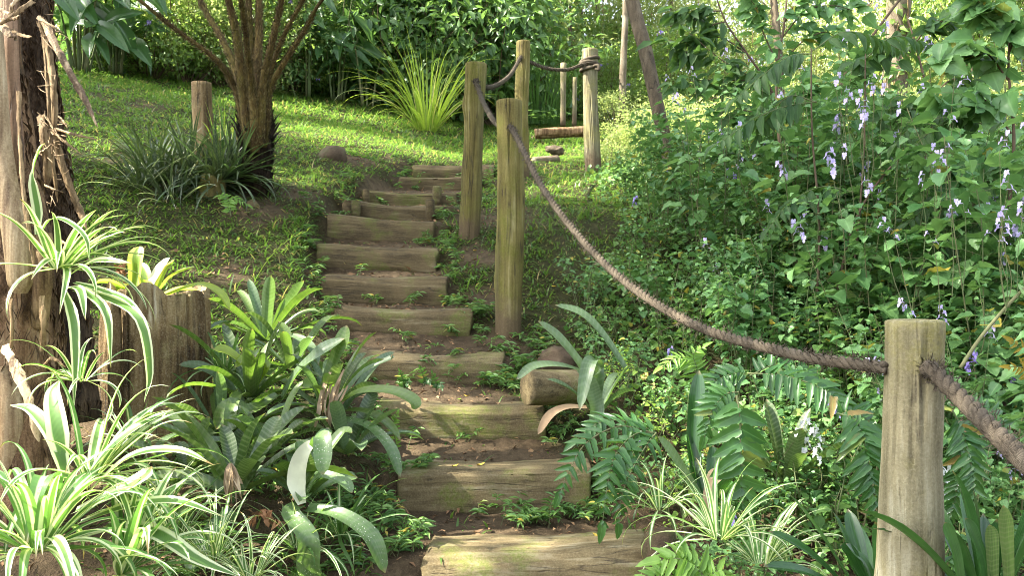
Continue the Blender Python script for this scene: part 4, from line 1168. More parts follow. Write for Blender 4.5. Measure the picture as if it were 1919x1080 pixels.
# ------------------------------------------------------------------ tree fern
def tree_fern():
    Y = 6.25
    base = P(482, 385, Y)
    root = empty('tree_fern', base, label='tree fern with hairy brown frond stalks spreading from its dark trunk', cat='tree fern')
    b = Buf()
    pts = np.array([P(x, y, Y) for x, y in ((486, 410), (482, 370), (480, 320), (480, 280), (479, 240), (478, 205))])
    rad = np.array([28, 24, 25, 27, 29, 26]) / F * Y
    tube(b, spline(pts, 40), rad, 36, rough=.28, rs=(2.4, 8.), seed=4.)
    hairs(b, pts, rad, 1500, .06, .004, 1., out=.5)
    for k in range(40):                                    # old stalk bases
        a = k * 2.4; h = random.uniform(.1, .95)
        p = spline(pts, 40)[int(h * 39)]; r = 32 / F * Y
        o = p + np.array([math.cos(a) * r, math.sin(a) * r, 0])
        ribbon(b, [o, o + np.array([math.cos(a) * .03, math.sin(a) * .03, .05]), o + np.array([math.cos(a) * random.uniform(.04, .09), math.sin(a) * .07, .09])], .03, (math.cos(a), math.sin(a), .3), 3, 5, .4, lance)
    b.build('trunk', M['fern_trunk'], root, loc=base)
    stalks = [
        [(472, 268, -.06), (456, 225, -.1), (440, 165, -.1), (405, 112, -.2), (330, 55, -.3), (262, 0, -.4), (140, -105, -.5), (40, -210, -.6), (-30, -320, -.7)],
        [(472, 260, .02), (463, 210, .05), (448, 150, .1), (420, 80, .2), (385, 20, .3), (355, -40, .4), (280, -170, .8), (180, -260, 1.3), (60, -290, 1.8)],
        [(473, 275, -.1), (463, 222, -.12), (454, 150, -.12), (444, 70, -.15), (428, 0, -.2), (405, -90, -.3), (350, -230, -.6), (260, -330, -1.0), (150, -360, -1.4)],
        [(478, 205, .1), (472, 140, .15), (468, 60, .2), (465, -10, .25), (460, -120, .4), (440, -280, .9), (410, -380, 1.6), (380, -410, 2.2)],
        [(486, 205, .1), (483, 140, .12), (485, 60, .2), (486, -10, .25), (490, -120, .5), (510, -280, 1.1), (540, -370, 1.8), (580, -390, 2.4)],
        [(485, 275, -.11), (489, 222, -.14), (494, 150, -.15), (512, 70, -.2), (528, 0, -.25), (552, -90, -.4), (620, -240, -.8), (720, -330, -1.3), (840, -340, -1.8)],
        [(490, 268, 0), (497, 215, -.02), (503, 150, 0), (528, 75, -.05), (562, 10, -.1), (600, -60, -.15), (690, -180, -.3), (800, -230, -.4), (920, -210, -.5)],
        [(493, 275, -.06), (500, 220, -.1), (506, 165, -.12), (540, 105, -.2), (575, 50, -.25), (603, 0, -.35), (690, -100, -.5), (800, -150, -.7), (930, -120, -1.0)],
        [(478, 285, -.12), (476, 215, -.17), (471, 160, -.22), (463, 90, -.35), (455, 20, -.5), (440, -60, -.7), (400, -190, -1.2), (330, -240, -1.7), (250, -220, -2.1)]]
    W0 = [15, 20, 25, 21, 20, 20, 14, 15, 17]
    for k, st in enumerate(stalks):
        b = Buf()
        p = spline([P(x, y, Y + d) for x, y, d in st], 80)
        rr = np.interp(np.linspace(0, 1, 80), [0, .1, .45, 1], np.array([W0[k], W0[k] * .92, W0[k] * .5, 3]) / 2 / F * Y)
        tube(b, p, rr, 14, rough=.12, rs=(2, 8.), seed=k)
        hairs(b, p[:46], rr[:46:5], 1300, .024, .004, 1., 1, .6)
        o = b.build('frond', [M['fern_stalk'], M['hair_fern']], root, loc=base)
        # the leafy part, above the frame
        b = Buf(); T = nrm(np.gradient(p, axis=0))
        loc = np.array(base)
        for s in range((70, 66, 64, 58, 56, 56, 54, 54, 66)[k], 80):
            f = (s - 54) / 26
            for sg in (-1, 1):
                pl = .62 * math.sin(.25 + f * 2.6) + .05
                dr = nrm(np.cross(T[s], [0, 0, 1.]) * sg + T[s] * .35)
                m_ = 16
                ii = np.linspace(.08, 1, m_)
                q = p[s] + dr * (pl * ii)[:, None] + np.array([0, 0, -1]) * (pl * .35 * ii ** 2)[:, None]
                for s2 in (-1, 1):
                    d2 = nrm(np.cross(dr, [0, 0, 1.]) * s2 + dr * .45 + [0, 0, -.15])
                    inst(b, LEAF_LO, q, d2, (0, 0, 1), .085 * (1.05 - ii), .024)
        b.build('leaflets', M['fern_light'], o, loc=None).location = (0, 0, 0)
        o.children[0].location = tuple(-loc)


tree_fern()


# ------------------------------------------------------------------ ferns
def frond(root, pts, plen, npairs, mat, width=.27, up=(0, -.6, .8), tp=None, stalk=.12, tip=.12, lean=.35, droop=.3, lab=None, sides=(-1, 1)):
    tp = tp or PINNA
    loc = np.array(root.location)
    b = Buf()
    n = 60
    p = spline(pts, n) - loc
    T = nrm(np.gradient(p, axis=0))
    tube(b, p, np.linspace(.0032, .0012, n), 6, 1)
    up = nrm(np.asarray(up, float))
    npairs = int(npairs * 1.15)
    tt = stalk + (1 - stalk) * (np.arange(npairs) + .5 + rng.normal(0, .1, npairs)) / npairs
    org, d, nn, L, W = [], [], [], [], []
    for j, t in enumerate(tt):
        i = min(n - 1, int(t * (n - 1)))
        sd = nrm(np.cross(T[i], up)); nv = np.cross(sd, T[i])
        f = (t - stalk) / (1 - stalk)
        sc_ = np.interp(f, [0, .15, .45, .8, 1], [.7, .95, 1, .62, .25])
        for sg in sides:
            if random.random() < .07: continue
            org.append(p[i] + T[i] * random.uniform(-.003, .003)); W.append(width * plen * sc_ ** .6 * random.uniform(.88, 1.1))
            d.append(sd * sg + T[i] * (lean + .5 * f ** 2) + nv * random.uniform(-.12, .25) + rng.normal(0, .1, 3) + np.array([0, 0, -droop]))
            nn.append(nv + rng.normal(0, .2, 3)); L.append(plen * sc_ * random.uniform(.8, 1.1))
    inst(b, tp, np.array(org), np.array(d), np.array(nn), L, W)
    inst(b, tp, p[-2:-1], T[-1:], np.cross(nrm(np.cross(T[-1:], up)), T[-1:]), plen * .7, plen * .3)
    o = b.build('frond', [M[mat], M['stem']], root)
    if lab: o['label'] = lab
    return o


def fern(base, label, fronds, mat, **kw):
    root = empty('fern', base, label=label, cat='fern')
    for pts, plen, np_, *o in fronds:
        k = dict(kw)
        if o: k.update(o[0])
        frond(root, pts, plen, np_, k.pop('mat', mat), **k)
    return root


fern(P(1230, 815, 3.25), 'glossy dark fern draping over the right end of a lower step', [
    (PX(3.2, (1225, 812), (1160, 800, -.1), (1100, 830, -.2), (1068, 880, -.24), (1048, 930, -.25)), .085, 11, dict(mat='fern')),
    (PX(3.2, (1228, 812), (1190, 815, -.1), (1155, 850, -.2), (1140, 900, -.26), (1128, 990, -.28)), .10, 13),
    (PX(3.2, (1230, 812), (1215, 830, -.12), (1185, 880, -.22), (1165, 930, -.25), (1160, 985, -.25)), .09, 12),
    (PX(3.25, (1230, 815), (1170, 790, -.02), (1120, 795, -.06), (1075, 830, -.1)), .085, 11),
    (PX(3.25, (1230, 812), (1215, 805, -.02), (1180, 805, -.04), (1105, 815, 0)), .08, 10)], 'fern', up=(.1, -.75, .65))
fern(P(1385, 735, 2.95), 'dark crinkled fern frond hanging straight down in front of the upright strap leaves', [
    (PX(2.8, (1380, 742), (1386, 780, -.03), (1388, 850, -.05), (1390, 910, -.05), (1394, 985, -.03)), .125, 9, dict(width=.38, lean=.1, up=(0, -.95, .3))),
    (PX(2.95, (1385, 735), (1360, 740, 0), (1335, 770, -.02), (1320, 820, -.02)), .09, 9)], 'fern', up=(0, -.9, .4))
fern(P(1420, 705, 3.05), 'dark glossy fern arching to the right toward the near post', [
    (PX(3.0, (1400, 700), (1470, 705, -.08), (1530, 725, -.14), (1580, 760, -.18), (1618, 812, -.2)), .105, 17),
    (PX(3.1, (1405, 705), (1450, 685, 0), (1500, 690, 0), (1540, 715, 0)), .09, 12),
    (PX(3.1, (1400, 705), (1380, 700, 0), (1340, 715, 0), (1310, 750, 0)), .085, 11)], 'fern', up=(.1, -.75, .65))
fern(
    P(1575, 780, 2.75), 'bright green fern frond drooping against the left side of the near post', [
        (PX(2.65, (1570, 775), (1605, 790, -.05), (1622, 840, -.1), (1632, 900, -.12), (1646, 970, -.12)), .115, 14),
        (PX(2.75, (1575, 780), (1590, 770, -.02), (1615, 780, -.03), (1640, 800, -.02)), .08, 8)], 'fern', up=(0, -.85, .5))
fern(P(1785, 765, 2.6), 'shaded fern with a long drooping frond between the near post and the thick rope', [
    (PX(2.5, (1785, 770), (1800, 800), (1815, 850, -.03), (1824, 900, -.05), (1826, 962, -.05)), .085, 15),
    (PX(2.55, (1800, 775), (1840, 770), (1880, 790), (1910, 840)), .07, 13),
    (PX(2.55, (1785, 800), (1800, 860), (1790, 930), (1775, 990)), .07, 14)], 'fern', up=(0, -.85, .5))
fern(P(1300, 1090, 2.4), 'light green fern tips at the bottom edge beside the small stone', [
    (PX(2.35, (1330, 1095), (1300, 1062), (1270, 1048), (1235, 1052)), .10, 10),
    (PX(2.35, (1320, 1105), (1280, 1085), (1240, 1080), (1195, 1090)), .09, 10),
    (PX(2.35, (1310, 1110), (1330, 1080), (1350, 1072), (1370, 1085)), .08, 8)], 'fern_light', width=.24)
fern(P(1320, 730, 3.3), 'fresh light green fern among the leaves, left of the dark hanging frond', [
    (PX(3.25, (1315, 735), (1300, 690), (1270, 672), (1238, 690, -.05)), .07, 12),
    (PX(3.25, (1315, 735), (1305, 690), (1300, 665), (1320, 650)), .06, 10)], 'fern_light', width=.22)
fern(P(1925, 720, 2.6), 'yellowed fern frond at the right edge behind the near post', [
    (PX(2.9, (1990, 740), (1960, 700), (1930, 665), (1895, 640)), .06, 12), (PX(2.9, (1990, 740), (1950, 710), (1920, 690), (1890, 688)), .05, 9)], 'fern_yellow', width=.24, up=(0, -1, .1))
fern(P(433, 400, 5.75), 'tiny bright fern sprouting below the tree fern', [
    (PX(5.7, (433, 405), (428, 385), (440, 372), (465, 385)), .07, 10), (PX(5.7, (433, 405), (430, 380), (420, 365), (408, 368)), .06, 9)], 'fern_light', width=.25)
fern(P(745, 835, 3.62), 'small bright fern frond beside the left end of a step', [
    (PX(3.6, (745, 850), (740, 820, -.02), (738, 795, -.04), (745, 775, -.05)), .035, 12)], 'fern_light', width=.4, up=(0, -1, .2))
for (x, y, Y, lab) in ((795, 705, 3.95, 'small seedling fern growing at the foot of the strap-leaf-covered step'), (818, 715, 3.93, 'small two-fronded seedling in the bare soil above the sunlit step'), (757, 712, 3.98, 'pale green seedling in the soil under a timber step')):
    fern(P(x, y + 18, Y), lab, [(PX(Y, (x, y + 18), (x - 2, y, -.02), (x - 8, y - 16, -.05)), .03, 6), (PX(Y, (x, y + 18), (x + 6, y + 4, -.02), (x + 10, y + 14, -.06)), .028, 5)], 'fern', width=.5, up=(0, -1, .3))
# ------------------------------------------------------------------ flowering leafy bushes (right bank)
def flower(b, c, d, s=1., m=0):
    """two-lipped flower facing d"""
    d = nrm(np.asarray(d, float)); up = nrm(np.array([0, 0, 1.]) - d * d[2]); sd = np.cross(d, up)
    c = np.asarray(c, float)
    P_ = [(up * .9 + sd * .5 + d * .35, .016, .012), (up * .9 - sd * .5 + d * .35, .016, .012), (-up * .75 + d * .8, .021, .013), (sd * .9 + d * .5 + up * .1, .011, .007), (-sd * .9 + d * .5 + up * .1, .011, .007)]
    inst(b, PETAL, np.repeat(c[None], 5, 0), np.array([q[0] for q in P_]), np.repeat(d[None], 5, 0) + .01, [q[1] * s for q in P_], [q[2] * s for q in P_], m)
    inst(b, LEAF_LO, (c - d * .02 * s)[None], d[None], up[None], .024 * s, .006 * s, m)


def spike(root, p0, d, n, s, mat):
    b = Buf()
    d = nrm(np.asarray(d, float)); L = .035 + .013 * n
    tube(b, np.array([p0, p0 + d * L * .6, p0 + d * L]), [.0015, .0011, .0007], 5, 1)
    for k in range(n):
        a = k * 2.4 + random.random()
        o = p0 + d * (.02 + (L - .02) * k / max(1, n - 1))
        r = nrm(np.array([math.cos(a), math.sin(a) - .35, .15]))
        flower(b, o + r * .014, r, s * random.uniform(.85, 1.2))
    return b.build('flower_spike', [M[mat], M['stem']], root)


def bush(h, ns, spread, leafL, seed, tp=LEAF_HI, mat='plect', nsp=4, petal='petal', name='flowering_bush', dens=1., fs=1.05):
    global rng
    rng = np.random.default_rng(seed); random.seed(seed)
    root = empty(name)
    st, lf = Buf(), Buf()
    tips = []
    for k in range(ns):
        az = rng.random() * 2 * PI; R = spread * math.sqrt(rng.random()); hh = h * rng.uniform(.55, 1.05) * (1 - .25 * (R / spread) ** 2)
        q0 = np.array([math.cos(az) * R * .25, math.sin(az) * R * .25, -.04])
        q3 = np.array([math.cos(az) * R, math.sin(az) * R, hh])
        p = spline([q0, q0 * .6 + q3 * .4 + rng.normal(0, .03, 3) + [0, 0, .04], q3 * .75 + q0 * .25 + rng.normal(0, .03, 3) + [0, 0, .03], q3], 30)
        tube(st, p, np.linspace(.0042, .0014, 30), 5, 0)
        T = nrm(np.gradient(p, axis=0))
        tips.append((p[-1], T[-1]))
        nodes = max(4, int(hh / (.035 + leafL * .5) * dens))
        a0 = rng.random() * PI
        for j in range(nodes):
            t = .22 + .78 * (j + rng.random() * .4) / nodes
            i = min(29, int(t * 29)); f = t
            sz = leafL * np.interp(f, [.2, .5, .8, 1], [.8, 1.1, .95, .5])
            for s in (0, PI):
                if rng.random() < .12: continue
                a = a0 + j * PI / 2 + s + rng.normal(0, .25)
                rd = np.array([math.cos(a), math.sin(a), rng.uniform(-.15, .4)])
                pet = sz * rng.uniform(.35, .7)
                o = p[i] + rd * pet
                tube(st, np.array([p[i], o]), .0009, 3, 0, cap=False)
                d = rd + [0, 0, rng.uniform(-.6, .0)]
                inst(lf, tp, o[None], d[None], (rng.normal(0, .22, 3) + [0, -.25, 1])[None], sz * (q_ := rng.choice([.55, .8, 1., 1.15, 1.35])), sz * q_ * rng.uniform(.7, .88))
                # side shoot
                if rng.random() < .5:
                    for w in range(3):
                        o2 = p[i] + rd * (pet + sz * (.3 + .35 * w)) + [0, 0, .02 * w] + rng.normal(0, .012, 3)
                        s2 = sz * rng.uniform(.35, .75)
                        inst(lf, tp if sz > .05 else LEAF_MID, o2[None], (rd + rng.normal(0, .6, 3) - [0, 0, .2])[None], (rng.normal(0, .25, 3) + [0, -.2, 1])[None], s2, s2 * .8)
    lf.build('foliage', M[mat], root); st.build('stems', M['stem'], root)
    order = rng.permutation(len(tips))[:nsp]
    for i in order:
        spike(root, tips[i][0], tips[i][1] + rng.normal(0, .15, 3), random.choice([3, 4, 5, 7]), fs, petal)
    return root


PROTO = []


def park(o):
    """prototypes are moved to their first place when used; the rest of their life they are ordinary things"""
    PROTO.append(o); o['_free'] = 1; return o


def place(o, loc, rz, s, label, cat, group=None, zs=1.):
    if o.get('_free'):
        del o['_free']
    else:
        o = copy_tree(o)
    o.location = tuple(float(q) for q in loc); o.rotation_euler = (0, 0, rz); o.scale = (s, s, s * zs)
    return tag(o, label, cat, group)


B_tall = [park(bush(1.15, 12, .42, .092, 101, nsp=6)), park(bush(1.2, 12, .45, .082, 102, nsp=5)), park(bush(1.1, 13, .42, .075, 103, nsp=3, petal='petal_deep'))]
B_low = [park(bush(.55, 12, .32, .062, 111, nsp=0)), park(bush(.5, 13, .34, .055, 112, nsp=1, petal='petal_deep', fs=.9)), park(bush(.5, 14, .33, .046, 113, mat='cover', nsp=0))]
B_fol = [park(bush(1.1, 13, .45, .085, 121, nsp=0)), park(bush(1.05, 14, .45, .066, 122, mat='cover', nsp=0))]
B_air = [park(bush(1.75, 7, .5, .105, 151, nsp=3, dens=.8)), park(bush(1.65, 7, .45, .12, 152, nsp=1, dens=.8))]
B_young = park(bush(.4, 9, .16, .030, 131, mat='young', nsp=0, tp=LEAF_MID, name='young_plant'))
B_white = park(bush(.62, 8, .22, .05, 141, nsp=3, petal='petal_white'))
rng = np.random.default_rng(5); random.seed(5)
GB = 'leafy flowering bushes on the right bank'
# the ones that carry the flower clusters seen in the photograph
for (x, y, Y, k, s, zs, lab) in (
        (1640, 330, 4.1, 0, 1.0, 1.1, 'tall bush with the densest cluster of mauve flowers, above the near post to its left'),
        (1745, 420, 3.7, 1, .9, 1.1, 'bush with mauve flowers directly above the near post'),
        (1890, 560, 3.0, 0, .9, 1., 'bush with a big mauve flower cluster at the right edge'),
        (1790, 530, 3.1, 1, .75, 1., 'bush with loose mauve flowers just above and right of the near post'),
        (1700, 540, 3.3, 2, .8, .95, 'bush with small violet flowers directly behind the near post'),
        (1430, 480, 4.4, 1, .8, 1., 'bush with scattered flowers beside the foot of the leaning trunk'),
        (1480, 320, 5.0, 0, 1., 1.05, 'tall flowering bush under the arching dark compound leaves'),
        (1850, 260, 4.2, 2, 1.15, 1.15, 'tallest bush at the right edge with a few deep violet flowers')):
    g = np.array([(x - 959.5) / F * Y, Y, 0]); g[2] = G(g[0], g[1])
    place(B_tall[k], g, random.random() * 6.3, s, lab, 'bush', GB, zs)
for (x, Y, s, k, lab) in ((1345, 5.2, .82, 0, 'tall airy large-leaved bush left of the arching compound leaves'), (1440, 4.9, .9, 1, 'tall airy bush with the largest leaves, behind the slim sapling stem'), (1560, 4.6, .95, 0, 'tall airy bush rising beside the densest mauve flower cluster'), (1655, 4.9, .95, 1, 'tall large-leaved bush in front of the thick pale trunk'),
                          (1740, 4.3, .92, 0, 'tall airy bush reaching toward the creeper-hung trunk'), (1830, 3.9, 1.0, 1, 'tall large-leaved bush reaching into the upper right corner'), (1905, 3.5, .98, 0, 'tall bush cut by the right edge of the frame'), (1240, 5.9, .6, 0, 'large-leaved bush at the foot of the leaning trunk'), (1940, 4.6, 1.15, 1, 'tallest large-leaved bush at the right edge, farther back'), (1500, 5.7, .98, 1, 'tall large-leaved bush behind the arching compound leaves'), (1610, 5.5, 1.02, 0, 'tall bush at the back of the thicket, left of the thick pale trunk'), (1790, 5.3, 1.15, 1, 'tall bush at the back of the thicket, right of the thick pale trunk')):
    g = np.array([(x - 959.5) / F * Y, Y, 0]); g[2] = G(g[0], g[1])
    place(B_air[k], g, random.random() * 6.3, s, lab, 'bush', GB)
for (x, y, Y, s, lab) in ((1795, 660, 2.75, .9, 'plant with white flowers right of the top of the near post'), (1440, 690, 3.1, .8, 'plant with small white flower stalks below the sagging rope'), (1545, 640, 3.2, .75, 'plant with pale flower stalks under the rope near the post')):
    g = np.array([(x - 959.5) / F * Y, Y, 0]); g[2] = G(g[0], g[1])
    place(B_white, g, random.random() * 6, s, lab, 'plant', 'white-flowered plants')
for (x, y, Y, s, lab) in ((1290, 850, 3.2, .9, 'fresh yellow-green young plant above the drooping dark fern'), (1165, 630, 4.1, .75, 'fresh yellow-green young plant above the grey-green strap leaves'), (1215, 700, 3.7, .8, 'fresh yellow-green young plant between the two strap-leaved plants')):
    g = np.array([(x - 959.5) / F * Y, Y, 0]); g[2] = G(g[0], g[1])
    place(B_young, g, random.random() * 6, s, lab, 'plant', 'yellow-green young plants')


def right_h(x, y):
    return .28 + .64 * np.clip((x - .62) / .9, 0, 1.25) * np.clip((y - 2.2) / 1.6, .25, 1.1)


cand = []
for tries in range(4000):
    y = rng.uniform(2.75, 7.4); x = rng.uniform(.3, .66 * y + .5)
    xl = .44 + .07 * math.sin(y * 2.1) + (.15 if y < 3.4 else 0) + .42 * float(sstep(5., 6.2, y))
    if x < xl: continue
    if y < 4.7 - 2.93 * x + .32 and y < 4.6 and x < .95:      # keep the rope clear
        low = True
    else: low = False
    if any((x - a) ** 2 + (y - b_) ** 2 < (.30 * (.75 + .1 * y)) ** 2 for a, b_, _ in cand): continue
    if abs(x - .94) < .17 and y < 2.9: continue
    cand.append((x, y, low))
for (x, y, low) in cand:
    z = float(G(x, y)); h = float(right_h(x, y))
    u = rng.random()
    if low or h < .5:
        o = B_low[rng.integers(3)]; s = (min(h, .36) if low else h) / .55; s = max(.55, s)
        lab, cat = 'low leafy plant in the thick cover under and behind the sagging rope', 'plant'; gr = 'low leafy plants on the right bank'
    else:
        o = B_fol[rng.integers(2)] if u < .86 else B_tall[rng.integers(3)]; s = h / 1.1
        lab, cat, gr = 'leafy green bush in the thicket right of the rope, among its like', 'bush', GB
    place(o, (x, y, z), rng.random() * 6.28, s * rng.uniform(.85, 1.12), lab, cat, gr)


# small ground cover: one leafy carpet
def cover():
    b = Buf()
    N = 40000
    y = rng.uniform(2.5, 8.5, N); x = rng.uniform(.22, 5.2, N)
    xl = .40 + .3 * sstep(5., 6.2, y) + .10 * np.sin(y * 2.3) + .12 * fbm(x * 3, y * 3, 4.) + .12 * (y < 3.3)
    k = (x > xl) & (x < .64 * y + .5) & (fbm(x * 2.2, y * 2.2, 6.) > -.42) & (rng.random(N) < sstep(0, .35, x - xl) * .8 + .2)
    x, y = x[k], y[k]; n = len(x)
    hgt = (rng.random(n) ** 1.2) * (.10 + .12 * np.clip(x - .5, 0, 1) + .10 * fbm(x * 3, y * 3))
    o = np.stack([x, y, G(x, y) + np.maximum(.008, hgt)], 1)
    L = rng.uniform(.02, .045, n)
    d = rdir(n, -.1); nn = rng.normal(0, .35, (n, 3)) + [0, -.3, 1]
    near = y < 3.9
    inst(b, LEAF_RND, o[near], d[near], nn[near], L[near], L[near] * .9)
    inst(b, LEAF_LO, o[~near], d[~near], nn[~near], L[~near] * 1.15, L[~near] * 1.1)
    tag(b.build('ground_cover', M['cover']), kind='stuff')
    b = Buf()
    for q in range(420):
        y = rng.uniform(2.5, 4.8); x = rng.uniform(.5, .6 * y + .3)
        z = float(G(x, y)); a = rng.random() * 6.28; l = rng.uniform(.08, .3)
        e = np.array([math.cos(a), math.sin(a), rng.uniform(.1, .9)]) * l
        tube(b, spline([(x, y, z - .01), np.array([x, y, z]) + e * .5 + rng.normal(0, .02, 3), np.array([x, y, z]) + e], 7), np.linspace(.0022, .001, 7), 4, 0)
    tag(b.build('twigs', M['twig']), kind='stuff')


cover()


# ------------------------------------------------------------------ lawn, weeds, litter
def lawn():
    b = Buf()

    def patch(N, xr, yr, Lr, Wr, nseg, el=(.25, 1.35), dens_min=.03):
        x = rng.uniform(*xr, N); y = rng.uniform(*yr, N)
        so = soilness(x, y)
        clump = .5 + .5 * fbm(x * 5, y * 5, 3.)
        xc = np.interp(y, sY, sX)
        keep = rng.random(N) < (1 - so) * (.35 + .9 * clump) + dens_min * (np.abs(x - xc) > .30)
        keep &= ~((x > .5) & (y < 4.1))
        keep &= ~((np.abs(x - xc) < .5) & (y < 8.3) & (so > .5) & (rng.random(N) > .25))
        x, y = x[keep], y[keep]; n = len(x)
        L = rng.uniform(*Lr, n) * (.7 + .6 * clump[keep])
        strap(b, np.stack([x, y, G(x, y) - .004], 1), rng.random(n) * 2 * PI, rng.uniform(*el, n), L, rng.uniform(*Wr, n), rng.uniform(.4, 1.6, n), nseg, 2, 0., blade_prof, 0, rng.normal(0, .3, n), pw=1.3)
    patch(120000, (-5.2, 1.3), (2.6, 7.2), (.025, .06), (.005, .010), 3, (.0, 1.1))
    patch(36000, (-4.6, .2), (2.8, 6.2), (.04, .08), (.008, .013), 3, (.1, 1.1))
    patch(130000, (-7.5, 3.2), (6.8, 11.), (.03, .07), (.008, .014), 2, (.0, 1.1))
    patch(110000, (-10, 5), (10.5, 17), (.05, .10), (.013, .022), 2, (.1, 1.2))
    # tufts standing above the turf
    n = 1500
    x, y = rng.uniform(-6., 2.2, n), rng.uniform(2.8, 13, n)
    k = (rng.random(n) < 1.1 - soilness(x, y)) & (fbm(x * 1.5, y * 1.5, 8.) > -.25) & ~((x > .45) & (y < 4.6)); x, y = x[k], y[k]
    i = np.repeat(np.arange(len(x)), 11); n = len(i)
    xx, yy = x[i] + rng.normal(0, .03, n), y[i] + rng.normal(0, .03, n)
    xc = np.interp(yy, sY, sX); kk = ~((np.abs(xx - xc) < .42) & (yy < 8.5)); xx, yy = xx[kk], yy[kk]; n = len(xx)
    strap(b, np.stack([xx, yy, G(xx, yy)], 1), rng.random(n) * 2 * PI, rng.uniform(.3, 1.4, n), rng.uniform(.05, .13, n), rng.uniform(.006, .012, n) * np.clip(yy / 7, 1, 2), rng.uniform(.4, 1.8, n), 4, 2, 0., blade_prof, 0, rng.normal(0, .3, n), pw=1.3)
    tag(b.build('lawn_grass', M['grass']), kind='stuff')


lawn()


def weeds():
    # leafy weeds between the rosettes, at the step feet, below the posts
    b = Buf()
    spots = []
    for (px, py, Y, n, w) in ((700, 960, 3.25, 10, 55), (765, 1000, 3.1, 5, 25), (640, 1010, 3.0, 10, 60), (590, 870, 3.4, 8, 60), (980, 960, 3.4, 6, 60), (1060, 965, 3.42, 8, 50), (1010, 975, 3.3, 2, 40), (380, 780, 3.5, 8, 30), (690, 930, 3.4, 5, 40),
                              (850, 855, 3.62, 2, 60), (800, 850, 3.65, 3, 20), (880, 640, 4.5, 6, 60), (820, 640, 4.5, 4, 60), (980, 640, 4.4, 14, 40), (960, 600, 4.6, 8, 40), (450, 1060, 2.9, 10, 90), (350, 930, 3.1, 8, 60), (540, 800, 3.5, 8, 80)):
        for q in range(n):
            spots.append((px + rng.normal(0, w), py + rng.normal(0, 8), Y))
    for i in range(1, 12):
        for e in (0, 1):
            q = STEPS[i][e]
            for k in range(7 if i < 7 else 4):
                spots.append((q[0] + (rng.normal(-14, 12) if e == 0 else rng.normal(14, 14)), q[1] + 20, STEPS[i][2] + rng.normal(.02, .08)))
            for k in range(1):
                spots.append((rng.uniform(STEPS[i][0][0], STEPS[i][1][0]), q[1], STEPS[i][2] - rng.uniform(.03, .1)))
    for (px, py, Y) in spots:
        x = (px - 959.5) / F * Y; y = Y + rng.normal(0, .05)
        z = float(G(x, y))
        for s in range(rng.integers(1, 4)):
            a = rng.random() * 6.28; l = rng.uniform(.05, .13)
            e = np.array([math.cos(a) * .7, math.sin(a) * .7, rng.uniform(.3, .9)]) * l
            p = spline([(x, y, z - .005), np.array([x, y, z]) + e * .55 + [0, 0, .015], np.array([x, y, z]) + e], 8)
            tube(b, p, .0011, 4, 1, cap=False)
            i = np.repeat(np.arange(2, 8), 2); n = len(i)
            az = np.tile([0, PI], n // 2) + a + PI / 2 + rng.normal(0, .4, n)
            d = np.stack([np.cos(az), np.sin(az), rng.uniform(-.2, .5, n)], 1)
            inst(b, LEAF_ELL, p[i], d, rng.normal(0, .3, (n, 3)) + [0, -.2, 1], rng.uniform(.025, .05, n), rng.uniform(.008, .014, n))
    tag(b.build('weeds', [M['cover'], M['stem']]), kind='stuff')
    # brown litter
    b = Buf()
    N = 16000
    y = rng.uniform(2.4, 8.8, N); x = rng.uniform(-3.2, 2.6, N)
    k = rng.random(N) < (.15 + .85 * soilness(x, y)); x, y = x[k], y[k]; n = len(x)
    L = rng.uniform(.006, .03, n) * np.where(rng.random(n) < .1, 2, 1)
    inst(b, LEAF_LO, np.stack([x, y, G(x, y) + rng.uniform(.003, .012, n)], 1), rdir(n) * [1, 1, .15], rng.normal(0, .35, (n, 3)) + [0, 0, 1], L, L * rng.uniform(.12, .6, n))
    tag(b.build('leaf_litter', M['litter']), kind='stuff')


weeds()
for (px, py, Y, s, lab) in ((693, 853, 3.55, .055, 'crumpled yellow-brown fallen leaf on bare soil left of a step'), (845, 858, 3.58, .035, 'small yellow fallen leaf at the back of the step with the fern-covered end'), (892, 856, 3.6, .05, 'long orange fallen leaf lying behind the step with the fern-covered end'),
                            (975, 741, 3.98, .035, 'yellow fallen leaf leaning on the end of the short log'), (868, 746, 4.03, .035, 'thin yellow fallen leaf on the sunlit step'), (885, 1005, 2.98, .045, 'curled brown fallen leaf on the bottom step'), (1110, 1008, 3.0, .04, 'pale yellow fallen leaf at the right end of the bottom step'),
                            (1035, 502, 5.3, .07, 'bright yellow fallen leaf in the grass right of the middle post'), (893, 462, 5.75, .04, 'orange fallen leaf on the ground below the leaning mossy post'), (634, 380, 6.5, .05, 'yellow fallen leaf in the grass left of the pegged steps'),
                            (556, 412, 6.1, .035, 'small yellow fallen leaf on the grass left of the steps, by itself'), (1447, 612, 3.5, .05, 'yellow leaf caught in the cover above the rope')):
    g = P(px, py, Y)
    if px not in (1447, 885, 868, 1110): g[2] = float(G(g[0], g[1])) + .012
    else: g[2] += .004
    b = Buf()
    ribbon(b, [(0, 0, .012), (s * .4, s * .15, .004), (s, s * .25, .016)], s * .5, (0, 0, 1), 5, 8, .35, lambda t: np.array([ellip(q) for q in t]))
    o = b.build('fallen_leaf', M['litter'] if px == 885 else M['yellow']); o.location = tuple(g); o.rotation_euler = (0, .1, random.random() * 6.3)
    tag(o, lab, 'leaf', 'fallen leaves')


